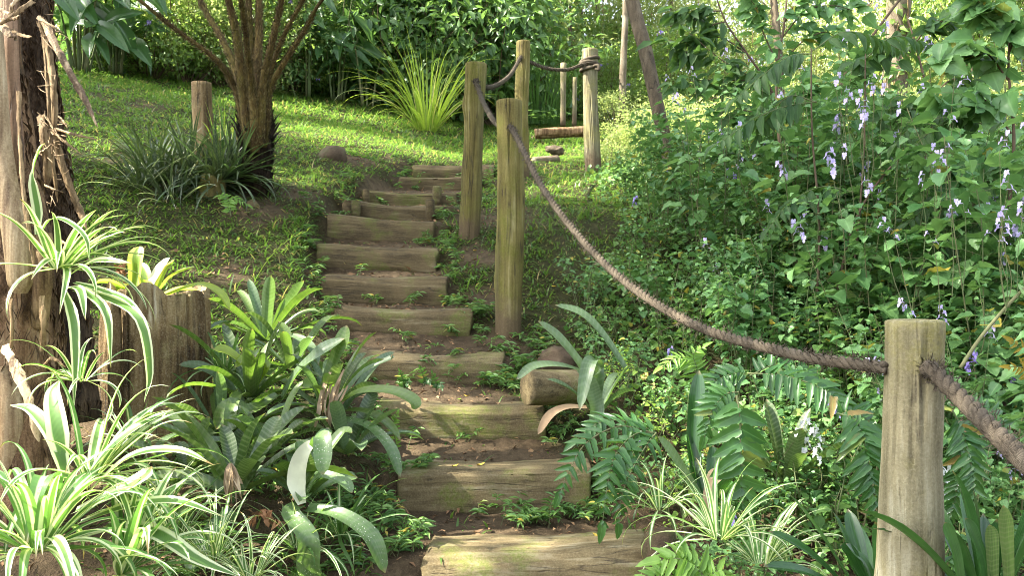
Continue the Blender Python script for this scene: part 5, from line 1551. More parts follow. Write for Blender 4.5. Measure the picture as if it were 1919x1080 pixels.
# ------------------------------------------------------------------ shrubs and trees of the background
def crown(lf, st, c, rad, ncl, per, L, wr, tp, sig, root_p=None, shell=.5, flat=.25, m=0, droop=-.3, br=.014):
    d = rdir(ncl); r = rng.uniform(shell, 1., (ncl, 1)) ** .6
    lump = 1 + .55 * vnoise(d[:, :1] * 1.7 + ncl, d[:, 1:2] * 1.7, d[:, 2:] * 1.7)
    cc = c + d * r * rad * lump * (1 + .15 * rng.normal(size=(ncl, 1)))
    for q in cc:
        n = int(per * rng.uniform(.6, 1.4))
        off = rng.normal(0, 1, (n, 3)) * sig * [1, 1, .7]
        o = q + off
        out = nrm(o - c)
        dd = nrm(out * .7 + rdir(n) * .9 + [0, 0, droop])
        nn = nrm(np.array([0, 0, 1.]) + rng.normal(0, .7, (n, 3)) + out * .3)
        l = L * rng.uniform(.6, 1.25, n)
        inst(lf, tp, o, dd, nn, l, l * wr, m)
        if st is not None and rng.random() < .55:
            a = root_p if root_p is not None else c
            mid = a * .45 + q * .55 + rng.normal(0, .08, 3) * np.linalg.norm(q - a)
            tube(st, spline([a, mid, q], 9), np.linspace(br, br * .2, 9), 5, 0, cap=False)
            for w in range(3):
                e = q + rng.normal(0, 1, 3) * sig * 1.2
                tube(st, np.array([q, e]), [br * .22, br * .1], 3, 0, cap=False)
    return cc


def shrub(name, rad, ncl, per, L, wr, mat, seed, tp=LEAF_LO, sig=.18, flowers=0, shell=.45, br=.014, petal='petal_deep'):
    global rng
    rng = np.random.default_rng(seed); random.seed(seed)
    root = empty(name)
    lf, st = Buf(), Buf()
    rad = np.array(rad, float)
    c = np.array([0, 0, rad[2] * .85])
    cc = crown(lf, st, c, rad, ncl, per, L, wr, tp, sig, np.array([0, 0, -.1]), shell, br=br)
    # keep everything above the ground
    for V in lf.v: V[:, 2] = np.maximum(V[:, 2], .02)
    lf.build('foliage', M[mat], root); st.build('branches', M['twig'], root)
    if flowers:
        fb = Buf()
        for q in cc[:flowers]:
            o = q + nrm(q - c) * sig * 1.3
            for k in range(7):
                flower(fb, o + rng.normal(0, .03, 3), rng.normal(0, .6, 3) + [0, -1, .2], 1.5)
        fb.build('flowers', M[petal], root)
    return root


def tree(name, H, r0, crown_r, crown_z, ncl, per, L, wr, mat, seed, bark='bark', lean=(0, 0), tp=LEAF_LO, sig=.35, vines=0):
    global rng
    rng = np.random.default_rng(seed); random.seed(seed)
    root = empty(name)
    tr, lf = Buf(), Buf()
    top = np.array([lean[0], lean[1], H])
    p = spline([np.array([0, 0, -.3]), top * .35 + np.append(rng.normal(0, .06 * H * .2, 2), 0), top * .7, top], 40)
    tube(tr, p, np.linspace(r0, r0 * .3, 40), 14, rough=.12, rs=(1.5, 1.))
    crown(lf, tr, top * np.array([1, 1, crown_z]), np.array(crown_r, float), ncl, per, L, wr, tp, sig, p[26], .3, br=r0 * (.18 if not vines else .12))
    tr.build('trunk', M[bark], root); lf.build('crown', M[mat], root)
    if vines:
        vb = Buf()
        for q in range(vines):
            a = rng.random() * 6.28; R = rng.uniform(.3, 1.) * crown_r[0]
            q0 = np.array([lean[0] + R * math.cos(a), lean[1] + R * math.sin(a), H * crown_z - rng.uniform(-.6, .6)])
            l = rng.uniform(.8, 2.6)
            tube(vb, spline([q0, q0 + [rng.normal(0, .05), rng.normal(0, .05), -l * .5], q0 + [rng.normal(0, .08), rng.normal(0, .08), -l]], 8), np.linspace(.012, .005, 8), 4, 0, cap=False)
            m_ = 14; t_ = rng.random((m_, 1))
            inst(vb, LEAF_LO, q0 + t_ * [0, 0, -l] + rng.normal(0, .03, (m_, 3)), rdir(m_, -1), rng.normal(0, 1, (m_, 3)), .1, .05, 1)
        vb.build('hanging_vines', [M['strip'], M[mat]], root)
    return root


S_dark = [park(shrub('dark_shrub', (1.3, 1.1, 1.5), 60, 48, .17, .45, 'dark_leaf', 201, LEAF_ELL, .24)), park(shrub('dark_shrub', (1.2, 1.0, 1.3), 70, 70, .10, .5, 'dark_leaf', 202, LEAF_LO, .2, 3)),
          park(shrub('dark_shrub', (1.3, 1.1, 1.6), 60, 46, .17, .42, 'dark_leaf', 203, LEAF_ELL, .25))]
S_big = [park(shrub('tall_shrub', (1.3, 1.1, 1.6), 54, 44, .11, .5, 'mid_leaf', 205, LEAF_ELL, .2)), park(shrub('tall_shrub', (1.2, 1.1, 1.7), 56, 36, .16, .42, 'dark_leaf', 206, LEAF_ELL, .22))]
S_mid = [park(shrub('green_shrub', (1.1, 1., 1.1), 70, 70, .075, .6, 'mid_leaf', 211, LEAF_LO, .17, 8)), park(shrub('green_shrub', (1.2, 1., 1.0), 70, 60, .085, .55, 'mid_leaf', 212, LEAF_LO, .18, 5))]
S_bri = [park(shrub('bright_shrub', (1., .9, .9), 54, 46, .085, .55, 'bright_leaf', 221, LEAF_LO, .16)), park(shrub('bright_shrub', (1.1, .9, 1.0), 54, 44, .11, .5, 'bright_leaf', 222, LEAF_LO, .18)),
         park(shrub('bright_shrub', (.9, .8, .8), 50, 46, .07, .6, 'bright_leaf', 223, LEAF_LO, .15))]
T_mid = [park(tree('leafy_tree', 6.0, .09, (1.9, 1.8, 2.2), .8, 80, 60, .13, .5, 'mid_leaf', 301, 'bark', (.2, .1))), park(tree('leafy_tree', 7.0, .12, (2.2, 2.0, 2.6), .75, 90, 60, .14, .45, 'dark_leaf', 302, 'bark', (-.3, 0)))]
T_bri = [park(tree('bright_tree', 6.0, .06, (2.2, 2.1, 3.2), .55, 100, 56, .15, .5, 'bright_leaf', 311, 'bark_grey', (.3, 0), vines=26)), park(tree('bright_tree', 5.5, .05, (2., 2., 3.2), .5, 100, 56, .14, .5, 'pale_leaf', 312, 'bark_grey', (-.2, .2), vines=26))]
rng = np.random.default_rng(77); random.seed(77)


def put(o, px, Y, s, label, cat, group=None, zs=1., dz=-.05):
    x = (px - 959.5) / F * Y
    return place(o, (x, Y, float(G(x, Y)) + dz), rng.random() * 6.28, s, label, cat, group, zs)


# dark bushes behind the lawn, middle
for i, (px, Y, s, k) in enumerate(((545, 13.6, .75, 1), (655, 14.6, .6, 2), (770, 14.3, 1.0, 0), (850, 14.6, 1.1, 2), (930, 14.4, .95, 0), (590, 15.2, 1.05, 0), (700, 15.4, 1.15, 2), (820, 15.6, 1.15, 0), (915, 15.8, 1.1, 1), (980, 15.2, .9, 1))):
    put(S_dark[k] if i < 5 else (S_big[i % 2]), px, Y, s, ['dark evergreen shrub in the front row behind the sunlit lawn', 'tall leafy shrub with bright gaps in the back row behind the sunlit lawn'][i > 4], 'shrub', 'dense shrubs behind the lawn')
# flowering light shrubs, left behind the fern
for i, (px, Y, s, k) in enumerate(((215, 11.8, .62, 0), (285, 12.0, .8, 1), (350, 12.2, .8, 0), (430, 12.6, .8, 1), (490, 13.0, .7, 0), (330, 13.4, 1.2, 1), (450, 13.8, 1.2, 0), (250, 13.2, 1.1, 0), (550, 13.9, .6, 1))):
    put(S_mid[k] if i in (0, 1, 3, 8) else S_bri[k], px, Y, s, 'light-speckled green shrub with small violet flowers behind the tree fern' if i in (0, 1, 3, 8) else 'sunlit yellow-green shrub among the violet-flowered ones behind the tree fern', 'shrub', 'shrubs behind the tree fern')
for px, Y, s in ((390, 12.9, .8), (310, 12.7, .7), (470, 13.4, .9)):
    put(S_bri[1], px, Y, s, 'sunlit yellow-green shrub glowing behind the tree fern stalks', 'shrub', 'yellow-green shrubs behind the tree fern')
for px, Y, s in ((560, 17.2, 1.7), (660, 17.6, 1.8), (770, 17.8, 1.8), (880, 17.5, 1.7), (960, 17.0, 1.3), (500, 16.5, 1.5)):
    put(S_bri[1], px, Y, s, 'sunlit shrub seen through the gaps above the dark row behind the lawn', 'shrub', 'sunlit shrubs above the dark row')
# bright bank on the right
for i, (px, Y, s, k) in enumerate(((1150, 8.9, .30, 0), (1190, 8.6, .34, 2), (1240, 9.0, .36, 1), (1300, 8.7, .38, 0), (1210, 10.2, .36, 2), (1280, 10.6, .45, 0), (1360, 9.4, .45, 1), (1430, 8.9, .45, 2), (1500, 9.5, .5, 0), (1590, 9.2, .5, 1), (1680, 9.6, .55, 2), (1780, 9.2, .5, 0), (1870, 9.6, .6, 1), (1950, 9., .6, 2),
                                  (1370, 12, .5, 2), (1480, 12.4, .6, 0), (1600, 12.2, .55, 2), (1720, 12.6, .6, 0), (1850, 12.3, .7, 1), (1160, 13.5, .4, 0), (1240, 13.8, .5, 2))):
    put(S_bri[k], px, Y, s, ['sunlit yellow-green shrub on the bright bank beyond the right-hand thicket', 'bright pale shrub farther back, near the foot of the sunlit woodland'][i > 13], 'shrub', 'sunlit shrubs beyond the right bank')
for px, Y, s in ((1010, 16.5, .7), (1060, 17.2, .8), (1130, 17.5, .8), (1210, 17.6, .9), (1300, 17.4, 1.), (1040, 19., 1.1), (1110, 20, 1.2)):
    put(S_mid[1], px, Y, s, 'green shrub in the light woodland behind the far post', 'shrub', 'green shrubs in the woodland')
# trees
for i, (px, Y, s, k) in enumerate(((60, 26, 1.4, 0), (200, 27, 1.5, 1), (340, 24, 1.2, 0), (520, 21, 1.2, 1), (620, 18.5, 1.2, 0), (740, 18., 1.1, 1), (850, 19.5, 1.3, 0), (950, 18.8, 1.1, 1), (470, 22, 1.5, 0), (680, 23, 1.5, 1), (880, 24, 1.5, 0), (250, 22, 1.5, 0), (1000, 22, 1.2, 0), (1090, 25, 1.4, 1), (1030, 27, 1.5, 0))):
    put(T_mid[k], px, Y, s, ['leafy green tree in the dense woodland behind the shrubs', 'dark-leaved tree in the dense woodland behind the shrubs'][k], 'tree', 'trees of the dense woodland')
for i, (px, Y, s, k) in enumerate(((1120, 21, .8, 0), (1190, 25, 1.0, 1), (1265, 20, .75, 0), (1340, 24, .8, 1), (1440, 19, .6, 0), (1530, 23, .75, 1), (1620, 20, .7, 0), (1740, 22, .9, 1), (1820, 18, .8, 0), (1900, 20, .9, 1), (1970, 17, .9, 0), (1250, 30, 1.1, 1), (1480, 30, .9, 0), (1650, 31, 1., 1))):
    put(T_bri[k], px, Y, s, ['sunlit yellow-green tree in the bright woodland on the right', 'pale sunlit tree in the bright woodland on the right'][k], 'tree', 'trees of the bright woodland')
for px, Y, s, lab in ((1830, 12.5, .55, 'shadier small tree in the upper right corner hung with creepers'), (1930, 13.2, .6, 'dark-leaved small tree at the right edge of the upper right corner')):
    put(T_mid[0], px, Y, s, lab, 'tree')


# single trunks that stand out
def bare_tree(pp, wpx, mat, label, leafmat_=None, seed=1, ivy=False):
    pts = np.array([P(*q) for q in pp])[::-1]
    base = pts[0].copy()
    root = empty('slender_tree', base, label=label, cat='tree')
    b = Buf(); w = np.array(wpx)[::-1]
    rad = np.array([a / 2 / F * q[1] for a, q in zip(w, pts)])
    tube(b, spline(pts, 60), rad, 22, rough=.1, rs=(1.6, 1.5), seed=seed)
    top = pts[-1]
    lf = Buf()
    if leafmat_:
        crown(lf, b, top + [0, 0, .3], np.array([1.3, 1.3, .9]), 34, 46, .10, .5, LEAF_LO, .25, top - [0, 0, .4], .3, br=.03)
        lf.build('crown', M[leafmat_], root, loc=base)
    b.build('trunk', M[mat], root, loc=base)
    if ivy:
        iv = Buf(); q = spline(pts, 60); n_ = 420
        i = rng.integers(4, 50, n_); a = rng.random(n_) * 6.28; r_ = np.interp(i, np.linspace(0, 59, len(rad)), rad)
        k = fbm(i * .12, a * .6, 3.) > -.1
        o = (q[i] + np.stack([np.cos(a) * r_, np.sin(a) * r_, rng.normal(0, .03, n_)], 1) * 1.06)[k]
        inst(iv, LEAF_LO, o, rdir(len(o), -.8), np.stack([np.cos(a), np.sin(a), 0 * a + .4], 1)[k], .13, .075)
        for w_ in range(26):
            j = rng.integers(8, 55); a_ = rng.random() * 6.28; p_ = q[j] + np.array([math.cos(a_), math.sin(a_), 0]) * float(np.interp(j, np.linspace(0, 59, len(rad)), rad)) * 1.12
            tube(iv, spline([p_, p_ + [rng.normal(0, .05), rng.normal(0, .05), -.35], p_ + [rng.normal(0, .1), rng.normal(0, .1), -rng.uniform(.5, 1.1)]], 8), .008, 4, 1, cap=False)
        iv.build('creepers', [M['mid_leaf'], M['strip']], root, loc=base)
    return root


bare_tree([(1120, -480, 7.2), (1150, -200, 7.0), (1185, 0, 6.9), (1208, 90, 6.8), (1232, 200, 6.7), (1252, 290, 6.6), (1272, 380, 6.5), (1290, 455, 6.4)], [18, 23, 26, 27, 26, 25, 24, 24], 'bark', 'leaning slender brown tree trunk rising from the thicket right of the far post', 'mid_leaf', 2.)
bare_tree([(1178, -300, 14), (1173, 0, 14), (1168, 120, 14), (1166, 215, 14)], [9, 12, 13, 14], 'bark_grey', 'thin straight grey tree trunk behind, left of the leaning trunk', 'mid_leaf', 3.)
bare_tree([(1692, -420, 12), (1690, -150, 12), (1685, 0, 12), (1680, 70, 12), (1676, 160, 12), (1672, 330, 12)], [34, 38, 44, 40, 46, 60], 'bark_grey', 'thick pale tree trunk in the bright woodland above the near post', 'pale_leaf', 4., True)
bare_tree([(1070, -150, 17), (1068, 40, 17), (1075, 130, 17), (1078, 235, 17)], [6, 7, 7, 8], 'bark', 'thin sapling trunk just left of the sunlit far post', 'bright_leaf', 5.)
bare_tree([(1022, -150, 18), (1030, 20, 18), (1022, 100, 18), (1026, 235, 18)], [9, 10, 11, 12], 'bark', 'thin dark trunk behind the rope of the far post', 'mid_leaf', 6.)
bare_tree([(1450, -260, 8.4), (1446, -60, 8.4), (1456, 60, 8.3), (1462, 150, 8.2), (1470, 330, 8.0)], [10, 12, 14, 14, 14], 'bark', 'slim sapling stem beside the arching compound leaves', 'bright_leaf', 7.)
bare_tree([(1830, -300, 13.5), (1826, 40, 13.5), (1820, 150, 13.5), (1815, 330, 13.5)], [20, 24, 28, 40], 'bark_grey', 'creeper-hung trunk in the upper right corner', 'dark_leaf', 8., True)
bare_tree([(600, -300, 16.5), (604, 60, 16.5), (600, 200, 16.5)], [14, 18, 20], 'bark', 'dark trunk standing among the shrubs behind the lawn', 'dark_leaf', 9.)
for (px, w, lab) in ((1055, 11, 'left of two thin pale stakes left of the far post'), (1076, 9, 'right of two thin pale stakes left of the far post')):
    b = Buf(); Y = 12.5
    a, c = P(px, 236, Y), P(px + 1, 118 if px < 1060 else 145, Y)
    tube(b, spline([a, c], 12), w / 2 / F * Y, 12, rough=.1)
    tag(b.build('thin_stake', M['post_pale'], loc=a), lab, 'stake', 'thin stakes')


# broad-leaved plants, upper left
def ginger(px, py, Y, n, label, seed, L=(.4, .75)):
    global rng
    rng = np.random.default_rng(seed)
    base = P(px, py, Y); base[2] = float(G(base[0], Y))
    root = empty('broad_leaved_plant', base, label=label, cat='plant', group='broad-leaved plants in the upper left')
    st, lf = Buf(), Buf()
    for k in range(n):
        a = rng.random() * 6.28; r = rng.uniform(.1, .6); h = rng.uniform(.5, 1.7)
        q = spline([(r * .3 * math.cos(a), r * .3 * math.sin(a), 0), (r * .6 * math.cos(a), r * .6 * math.sin(a), h * .6), (r * math.cos(a), r * math.sin(a), h)], 12)
        tube(st, q, np.linspace(.018, .007, 12), 6, 0)
        for j in (7, 9, 11):
            az = a + rng.normal(0, 1.2)
            d = np.array([math.cos(az), math.sin(az) - .4, rng.uniform(-.9, .3)])
            l = rng.uniform(*L)
            inst(lf, LEAF_BIG, q[j][None], d[None], (rng.normal(0, .3, 3) + [0, -.6, .8])[None], l, l * .34)
    lf.build('foliage', M['ginger'], root); st.build('stems', M['stem'], root)


ginger(150, 150, 10.8, 13, 'broad-leaved dark green plant behind the torn bark strips', 401)
ginger(215, 150, 11.3, 12, 'broad-leaved plant with hanging paddle leaves at the top, right of the shaggy trunk', 402)
ginger(70, 150, 11.6, 12, 'broad-leaved plant mostly hidden behind the shaggy trunk', 403)
ginger(575, 215, 13.2, 5, 'low broad-leaved plant at the lawn edge right behind the tree fern', 405, (.35, .55))
ginger(630, 215, 13.5, 7, 'broad dark-leaved plant in the shady hollow between the tree fern and the grass tuft', 406, (.35, .6))
ginger(690, 215, 13.4, 4, 'low plant with few broad dark leaves at the lawn edge by the grass tuft', 404, (.25, .4))


# arching compound leaves and hanging sapling, right
def compound():
    base = np.array([(1545 - 959.5) / F * 4.3, 4.3, 0]); base[2] = float(G(base[0], 4.3))
    root = empty('compound_leaved_shrub', base, label='shrub with arching dark compound leaves backlit above the flowers', cat='shrub')
    b = Buf()
    for pp in ([(1530, 600), (1535, 420), (1522, 250), (1520, 90)], [(1560, 600), (1600, 420), (1680, 300), (1790, 200)], [(1600, 640), (1700, 560), (1800, 420), (1860, 330)], [(1575, 600), (1600, 500), (1618, 300), (1622, 100)]):
        tube(b, spline(PX(4.3, *pp), 30) - base, np.linspace(.008, .003, 30), 6)
    b.build('stems', M['twig'], root)
    for pts, pl, n, up in (
            (PX(4.1, (1522, 100), (1480, 105, 0), (1430, 140, 0), (1380, 185, 0)), .14, 10, (0, -.3, 1)),
            (PX(4.1, (1522, 95), (1580, 60), (1640, 70), (1700, 100)), .13, 9, (0, -.3, 1)),
            (PX(4.15, (1530, 190), (1470, 200), (1410, 225), (1345, 270)), .15, 10, (0, -.3, 1)),
            (PX(4.2, (1530, 192), (1480, 180), (1440, 220), (1420, 260)), .12, 7, (0, -.3, 1)),
            (PX(4.2, (1622, 110), (1670, 70), (1720, 75), (1760, 95)), .12, 8, (0, -.3, 1)),
            (PX(4.3, (1790, 210), (1750, 215), (1710, 235), (1680, 270)), .13, 8, (0, -.3, 1)),
            (PX(4.1, (1860, 240), (1800, 222), (1740, 250), (1690, 300)), .13, 10, (0, -.3, 1)),
            (PX(4.0, (1900, 330), (1830, 345), (1760, 370), (1700, 420)), .14, 10, (0, -.4, 1)),
            (PX(3.9, (1930, 380), (1870, 400), (1800, 440), (1740, 500)), .15, 10, (0, -.5, 1)),
            (PX(4.2, (1600, 360), (1540, 350), (1480, 380), (1440, 430)), .12, 9, (0, -.4, 1))):
        frond(root, pts, pl, n, 'compound', .36, up, tp=LEAF_ELL, stalk=.15, lean=.45, droop=.7)


compound()


def at_local(o, p):
    q = (np.asarray(p) - np.array(o.location)); c, s_ = math.cos(-o.rotation_euler[2]), math.sin(-o.rotation_euler[2])
    return np.array([c * q[0] - s_ * q[1], s_ * q[0] + c * q[1], q[2]]) / np.array(o.scale)


def cluster(key, centres):
    o = [q for q in bpy.data.objects if q.get('label') == key][0]
    foot = np.array([0, 0, .3])
    sb = Buf()
    for (px, py, Y, n_) in centres:
        for k in range(n_):
            p = at_local(o, P(px + rng.normal(0, 22), py + rng.normal(0, 24), Y + rng.normal(0, .05)))
            tube(sb, spline([foot + (p - foot) * .72, foot * .14 + p * .86 + rng.normal(0, .012, 3), p], 10), np.linspace(.0022, .0012, 10), 4, 0, cap=False)
            spike(o, p, np.array([rng.normal(0, .25), rng.normal(0, .25), 1.]), rng.integers(2, 5), .85, 'petal')
    sb.build('flower_stalks', M['stem'], o)


cluster('tall bush with the densest cluster of mauve flowers, above the near post to its left', [(1640, 205, 3.9, 6), (1580, 190, 4., 2), (1610, 300, 3.9, 2)])
cluster('bush with mauve flowers directly above the near post', [(1745, 300, 3.6, 4), (1790, 270, 3.6, 1)])
cluster('bush with a big mauve flower cluster at the right edge', [(1885, 420, 2.9, 6), (1850, 290, 3.1, 1)])
cluster('bush with loose mauve flowers just above and right of the near post', [(1790, 440, 3.0, 3), (1690, 420, 3.1, 2)])


def sapling(basepx, Y, label, main, br, L, mat, twig=None, wr=.45):
    x = (basepx - 959.5) / F * Y
    base = np.array([x, Y, float(G(x, Y))])
    root = empty('sapling', base, label=label, cat='sapling')
    st, lf = Buf(), Buf()
    m0 = spline([base] + PX(Y, *main), 40)
    tube(st, m0 - base, np.linspace(.012, .004, 40), 6)
    for q in br:
        p = spline(PX(Y, *q), 22); tube(st, p - base, np.linspace(.005, .0015, 22), 5)
        dr = nrm(p[-1] - p[0])
        for i in range(3, 22):
            n = 2 if i < 21 else 4
            d = rdir(n) * [.9, .6, .5] + dr * .5 + [0, -.1, -.5]
            l = rng.uniform(*L, n)
            inst(lf, LEAF_ELL if wr < .6 else LEAF_HI, p[i] - base + rng.normal(0, .025, (n, 3)), d, rng.normal(0, .5, (n, 3)) + [0, -.5, .6], l, l * wr)
    if twig is not None:
        tube(st, spline(twig, 20) - base, np.linspace(.012, .008, 20), 6)
    lf.build('foliage', M[mat], root); st.build('branches', M['twig'], root)


sapling(1500, 5.6, 'thin sapling with dark drooping leaves against the bright woodland', [(1490, 320), (1450, 180), (1400, 100), (1360, 40), (1330, -40)],
        [[(1450, 180), (1400, 140, -.1), (1350, 110, -.1), (1290, 60, -.1)], [(1430, 150, -.1), (1370, 150, -.1), (1310, 150, -.1), (1260, 160, -.1)], [(1400, 100), (1350, 70), (1300, 80), (1250, 75)], [(1360, 40), (1330, 50), (1300, 90), (1280, 100)], [(1350, 20), (1310, 20), (1270, 20)], [(1465, 200, -.2), (1420, 210, -.2), (1370, 200, -.2)]], (.08, .14), 'compound')
b = Buf()
tube(b, spline(PX(6.5, (1560, 190), (1590, 130), (1640, 60), (1700, -20)), 24), np.linspace(.013, .008, 24), 8, rough=.1)
tag(b.build('bare_branch', M['twig'], loc=P(1590, 130, 6.5)), 'straight dark bare branch slanting up to the right against the bright woodland', 'branch')
sapling(1470, 5.0, 'upright sapling with rounder leaves reaching the top edge beside the slim stem', [(1462, 300), (1455, 150), (1470, 40), (1480, -60)],
        [[(1455, 150), (1490, 90), (1540, 60), (1570, 70)], [(1465, 70), (1510, 20), (1560, 10), (1600, 20)], [(1458, 120), (1430, 60), (1420, 20), (1400, -10)], [(1472, 40), (1500, -10), (1540, -30)], [(1456, 220), (1500, 170), (1530, 160)]], (.07, .11), 'plect', None, .7)
sapling(1880, 4.0, 'sapling with broad toothed leaves spreading from the right edge near the top', [(1890, 420), (1900, 260), (1890, 120), (1900, 0)],
        [[(1895, 250), (1850, 190), (1800, 180), (1760, 200)], [(1890, 150), (1850, 100), (1810, 90), (1770, 110)], [(1890, 100), (1910, 60), (1940, 60)], [(1900, 300), (1860, 290), (1810, 320), (1770, 330)], [(1895, 60), (1860, 20), (1830, 0)], [(1900, 340), (1930, 300), (1960, 300)]], (.09, .15), 'plect', None, .8)
sapling(1720, 4.6, 'sapling with drooping dark leaves in front of the thick pale trunk', [(1730, 330), (1740, 200), (1720, 100), (1700, 30)],
        [[(1735, 200), (1780, 150), (1820, 160), (1850, 200)], [(1722, 110), (1680, 80), (1640, 100), (1610, 130)], [(1715, 80), (1750, 40), (1790, 50)], [(1738, 230), (1700, 200), (1660, 220)]], (.07, .12), 'compound', None, .5)
b = Buf()
tube(b, spline(PX(3.0, (1800, 690), (1840, 630), (1900, 560), (1945, 520)), 20), np.linspace(.007, .005, 20), 8)
tag(b.build('leaning_shoot', M['stem'], loc=P(1800, 690, 3.0)), 'thick bare olive stem slanting up to the right behind the near post', 'stem')
b = Buf()
tube(b, spline(PX(6.8, (1290, 420), (1330, 330), (1365, 260), (1400, 245)), 20), np.linspace(.014, .008, 20), 8, rough=.1)
tag(b.build('bare_branch', M['twig'], loc=P(1290, 420, 6.8)), 'curved bare brown branch right of the leaning trunk', 'branch')
b = Buf()
tube(b, spline(PX(4.6, (470, 540), (500, 490), (540, 450), (578, 432)), 20), np.linspace(.0015, .001, 20), 5)
inst(b, LEAF_LO, np.array(PX(4.6, (500, 488), (512, 472), (524, 462), (545, 446), (560, 440), (575, 433))), nrm(np.array([[.6, 0, .7]] * 6)), np.array([[0, -1, .2]] * 6), .03, .006)
tag(b.build('grass_stalk', M['tuft'], loc=P(470, 540, 4.6)), 'single pale grass stalk bending over the lawn above the left rosettes', 'grass stalk')


# a far wood that reads as one mass
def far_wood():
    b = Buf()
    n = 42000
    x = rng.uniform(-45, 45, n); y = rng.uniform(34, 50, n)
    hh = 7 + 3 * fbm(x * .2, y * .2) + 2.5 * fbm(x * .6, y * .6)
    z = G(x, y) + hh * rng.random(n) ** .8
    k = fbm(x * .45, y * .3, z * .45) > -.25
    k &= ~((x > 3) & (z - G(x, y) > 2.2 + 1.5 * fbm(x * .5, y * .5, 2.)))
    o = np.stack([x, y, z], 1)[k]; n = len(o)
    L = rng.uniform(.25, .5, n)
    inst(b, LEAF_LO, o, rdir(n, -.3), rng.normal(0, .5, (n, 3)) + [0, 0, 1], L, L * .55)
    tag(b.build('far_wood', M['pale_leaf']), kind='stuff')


far_wood()

# ------------------------------------------------------------------ light
SUN = nrm(np.array([-.62, -.10, .77]))


def canopy():
    """unseen crowns added left of the path; clumps placed sunward to shade the steps"""
    clear = []
    for (px, py, r) in CLEAR:
        clear.append((ground_at(px, py), r))
    for (px, py, Y, r) in CLEAR3:
        clear.append((P(px, py, Y), r))
    trees = [((-11.0, 4.0), 13.), ((-11.5, 8.2), 14.), ((-10.2, .6), 12.5), ((-13, 13), 16.)]
    bufs = [(Buf(), Buf(), []) for _ in trees]
    n = 0
    while n < 1800:
        x, y = rng.uniform(-7.5, 5.2), rng.uniform(-.5, 13.2)
        w = 1.0
        if x < -1.6: w = .6 if y > 8 or y < 4 else .95
        if y > 7.6: w = 1. * (fbm(x * .9, y * 1.5, 3.) > -.42)
        if x < -y * .66 - .5 or x > y * .66 + 1.2: continue
        if y > 8 and x > 1.2: continue
        if x > .9 and y < 7.6: w = .8
        if rng.random() > w: continue
        if x < -2.2 and y > 11.6: continue
        t = rng.uniform(12.5, 15.5)
        q = np.array([x, y, float(G(x, y)) + (.5 if x > .7 else .1)]) + SUN * t
        if any(np.linalg.norm(np.cross(q - a, SUN)) < r + .42 for a, r in clear): continue
        k = int(np.argmin([np.hypot(q[0] - a[0][0] - 2.0, q[1] - a[0][1]) for a in trees]))
        bufs[k][2].append(q); n += 1
    for _ in range(230):                          # shade over the dark shrubs behind the lawn
        p = np.array([rng.uniform(-3.9, .2), rng.uniform(13.0, 15.2), 0.]); p[2] = float(G(p[0], p[1])) + rng.uniform(.3, 3.2)
        q = p + SUN * rng.uniform(12.5, 15.)
        if any(np.linalg.norm(np.cross(q - a, SUN)) < r + .42 for a, r in clear): continue
        bufs[3][2].append(q)
    for (xy, H), (lf, st, cl), lab in zip(trees, bufs, ('tall unseen tree added on the left to shade the steps', 'tall unseen tree added at the far left to shade the upper steps', 'tall unseen tree added on the left to shade the foreground', 'tallest unseen tree added at the far left to shade the lawn')):
        base = np.array([xy[0], xy[1], float(G(*xy))])
        root = empty('shade_tree', base, label=lab, cat='tree', )
        top = base + [.4, .1, H * .34]
        tube(st, spline([base - [0, 0, .3], base + [.1, 0, H * .17], top], 30), np.linspace(.2, .06, 30), 16, rough=.1)
        for q in cl:
            m = 26
            o = q + rng.normal(0, 1, (m, 3)) * [.2, .2, .14]
            l = rng.uniform(.09, .16, m)
            inst(lf, LEAF_LO, o, rdir(m, -.3), rng.normal(0, .4, (m, 3)) + [0, 0, 1], l, l * .55)
            if rng.random() < .3: tube(st, spline([top, top * .5 + q * .5 + [0, 0, -.35] + rng.normal(0, .15, 3), q], 8), np.linspace(.016, .004, 8), 4, cap=False)
        lf.build('crown', M['mid_leaf'], root, loc=base); st.build('trunk', M['bark'], root, loc=base)


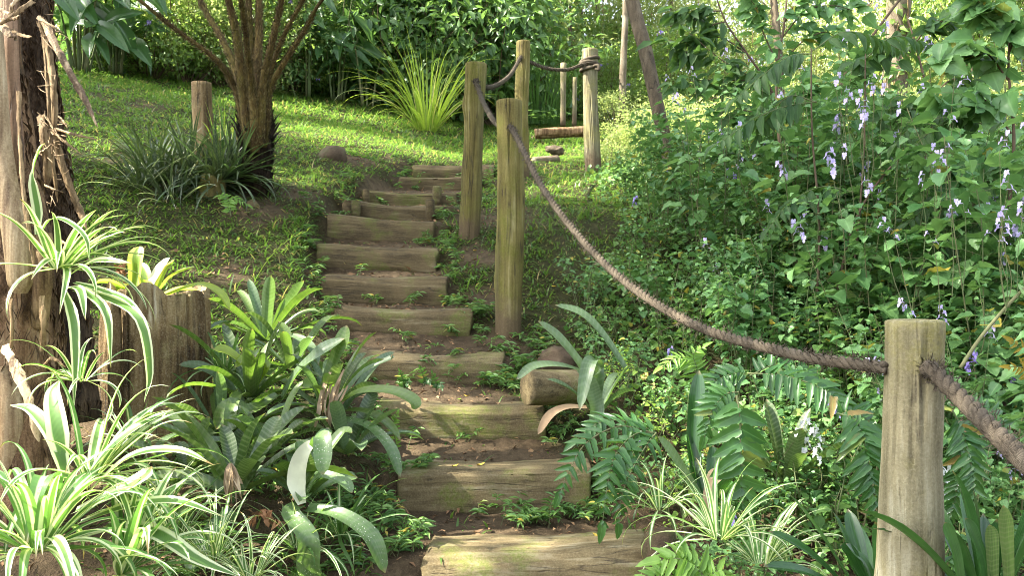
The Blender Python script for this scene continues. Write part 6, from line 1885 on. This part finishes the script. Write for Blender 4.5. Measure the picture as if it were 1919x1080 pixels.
CLEAR = [(285, 440, .35), (350, 445, .3), (430, 510, .2), (150, 285, -.1), (240, 300, -.15), (200, 262, -.1), (560, 335, -.12), (740, 745, .02), (700, 515, .0), (270, 540, .2), (1060, 350, .2), (545, 262, .2), (600, 268, .15), (690, 268, .45), (740, 270, .35), (520, 330, .05), (1000, 285, .2), (1060, 290, .3), (1110, 250, .4), (810, 225, .3), (90, 660, .15)]
CLEAR3 = [(90, 930, 2.3, .42), (40, 1000, 2.25, .4), (200, 1000, 2.4, .3), (335, 640, 3.5, .3), (250, 640, 3.5, .2), (290, 510, 3.7, .2), (140, 480, 2.9, .22), (1105, 200, 8.5, .7), (330, 150, 12., 1.3), (430, 130, 12.5, 1.3), (230, 150, 11.5, .8), (20, 320, 3., .2), (380, 200, 6.3, .12), (1280, 640, 3.4, .12)]
canopy()

w = bpy.data.worlds.new('World'); sc.world = w; w.use_nodes = True
nt = w.node_tree; bg = nt.nodes['Background']
sky = nt.nodes.new('ShaderNodeTexSky'); sky.sky_type = 'NISHITA'; sky.sun_disc = False
el = math.asin(SUN[2]); sky.sun_elevation = el; sky.sun_rotation = math.atan2(SUN[0], SUN[1])
sky.dust_density = 2.5; sky.air_density = 1.0
hs = nt.nodes.new('ShaderNodeHueSaturation'); hs.inputs['Saturation'].default_value = .5
nt.links.new(sky.outputs[0], hs.inputs['Color']); nt.links.new(hs.outputs[0], bg.inputs[0]); bg.inputs[1].default_value = .14
L = bpy.data.lights.new('sun', 'SUN'); L.energy = 5.0; L.angle = math.radians(.4); L.color = (1., .94, .82)
lo = bpy.data.objects.new('sun', L); COL.objects.link(lo)
lo.rotation_euler = Vector(-SUN).to_track_quat('-Z', 'Y').to_euler(); lo.location = (-8, 2, 12)

cam = bpy.data.cameras.new('camera'); co = bpy.data.objects.new('camera', cam); COL.objects.link(co)
cam.sensor_width = 36; cam.lens = 36 * F / 1919; cam.clip_end = 500; cam.clip_start = .05
co.rotation_euler = (PI / 2, 0, 0); sc.camera = co

for o in list(PROTO):
    if o.get('_free'):
        for c in list(o.children): bpy.data.objects.remove(c)
        bpy.data.objects.remove(o)
sc.view_settings.view_transform = 'Standard'; sc.view_settings.look = 'None'
sc.view_settings.exposure = 2.6; sc.view_settings.gamma = 1
sc.render.engine = 'CYCLES'
cy = sc.cycles
cy.max_bounces = 4; cy.diffuse_bounces = 2; cy.glossy_bounces = 2; cy.transmission_bounces = 3; cy.transparent_max_bounces = 4
cy.caustics_reflective = False; cy.caustics_refractive = False
cy.filter_width = 1.0; cy.use_denoising = True; cy.denoiser = 'OPENIMAGEDENOISE'
cy.sample_clamp_indirect = 6
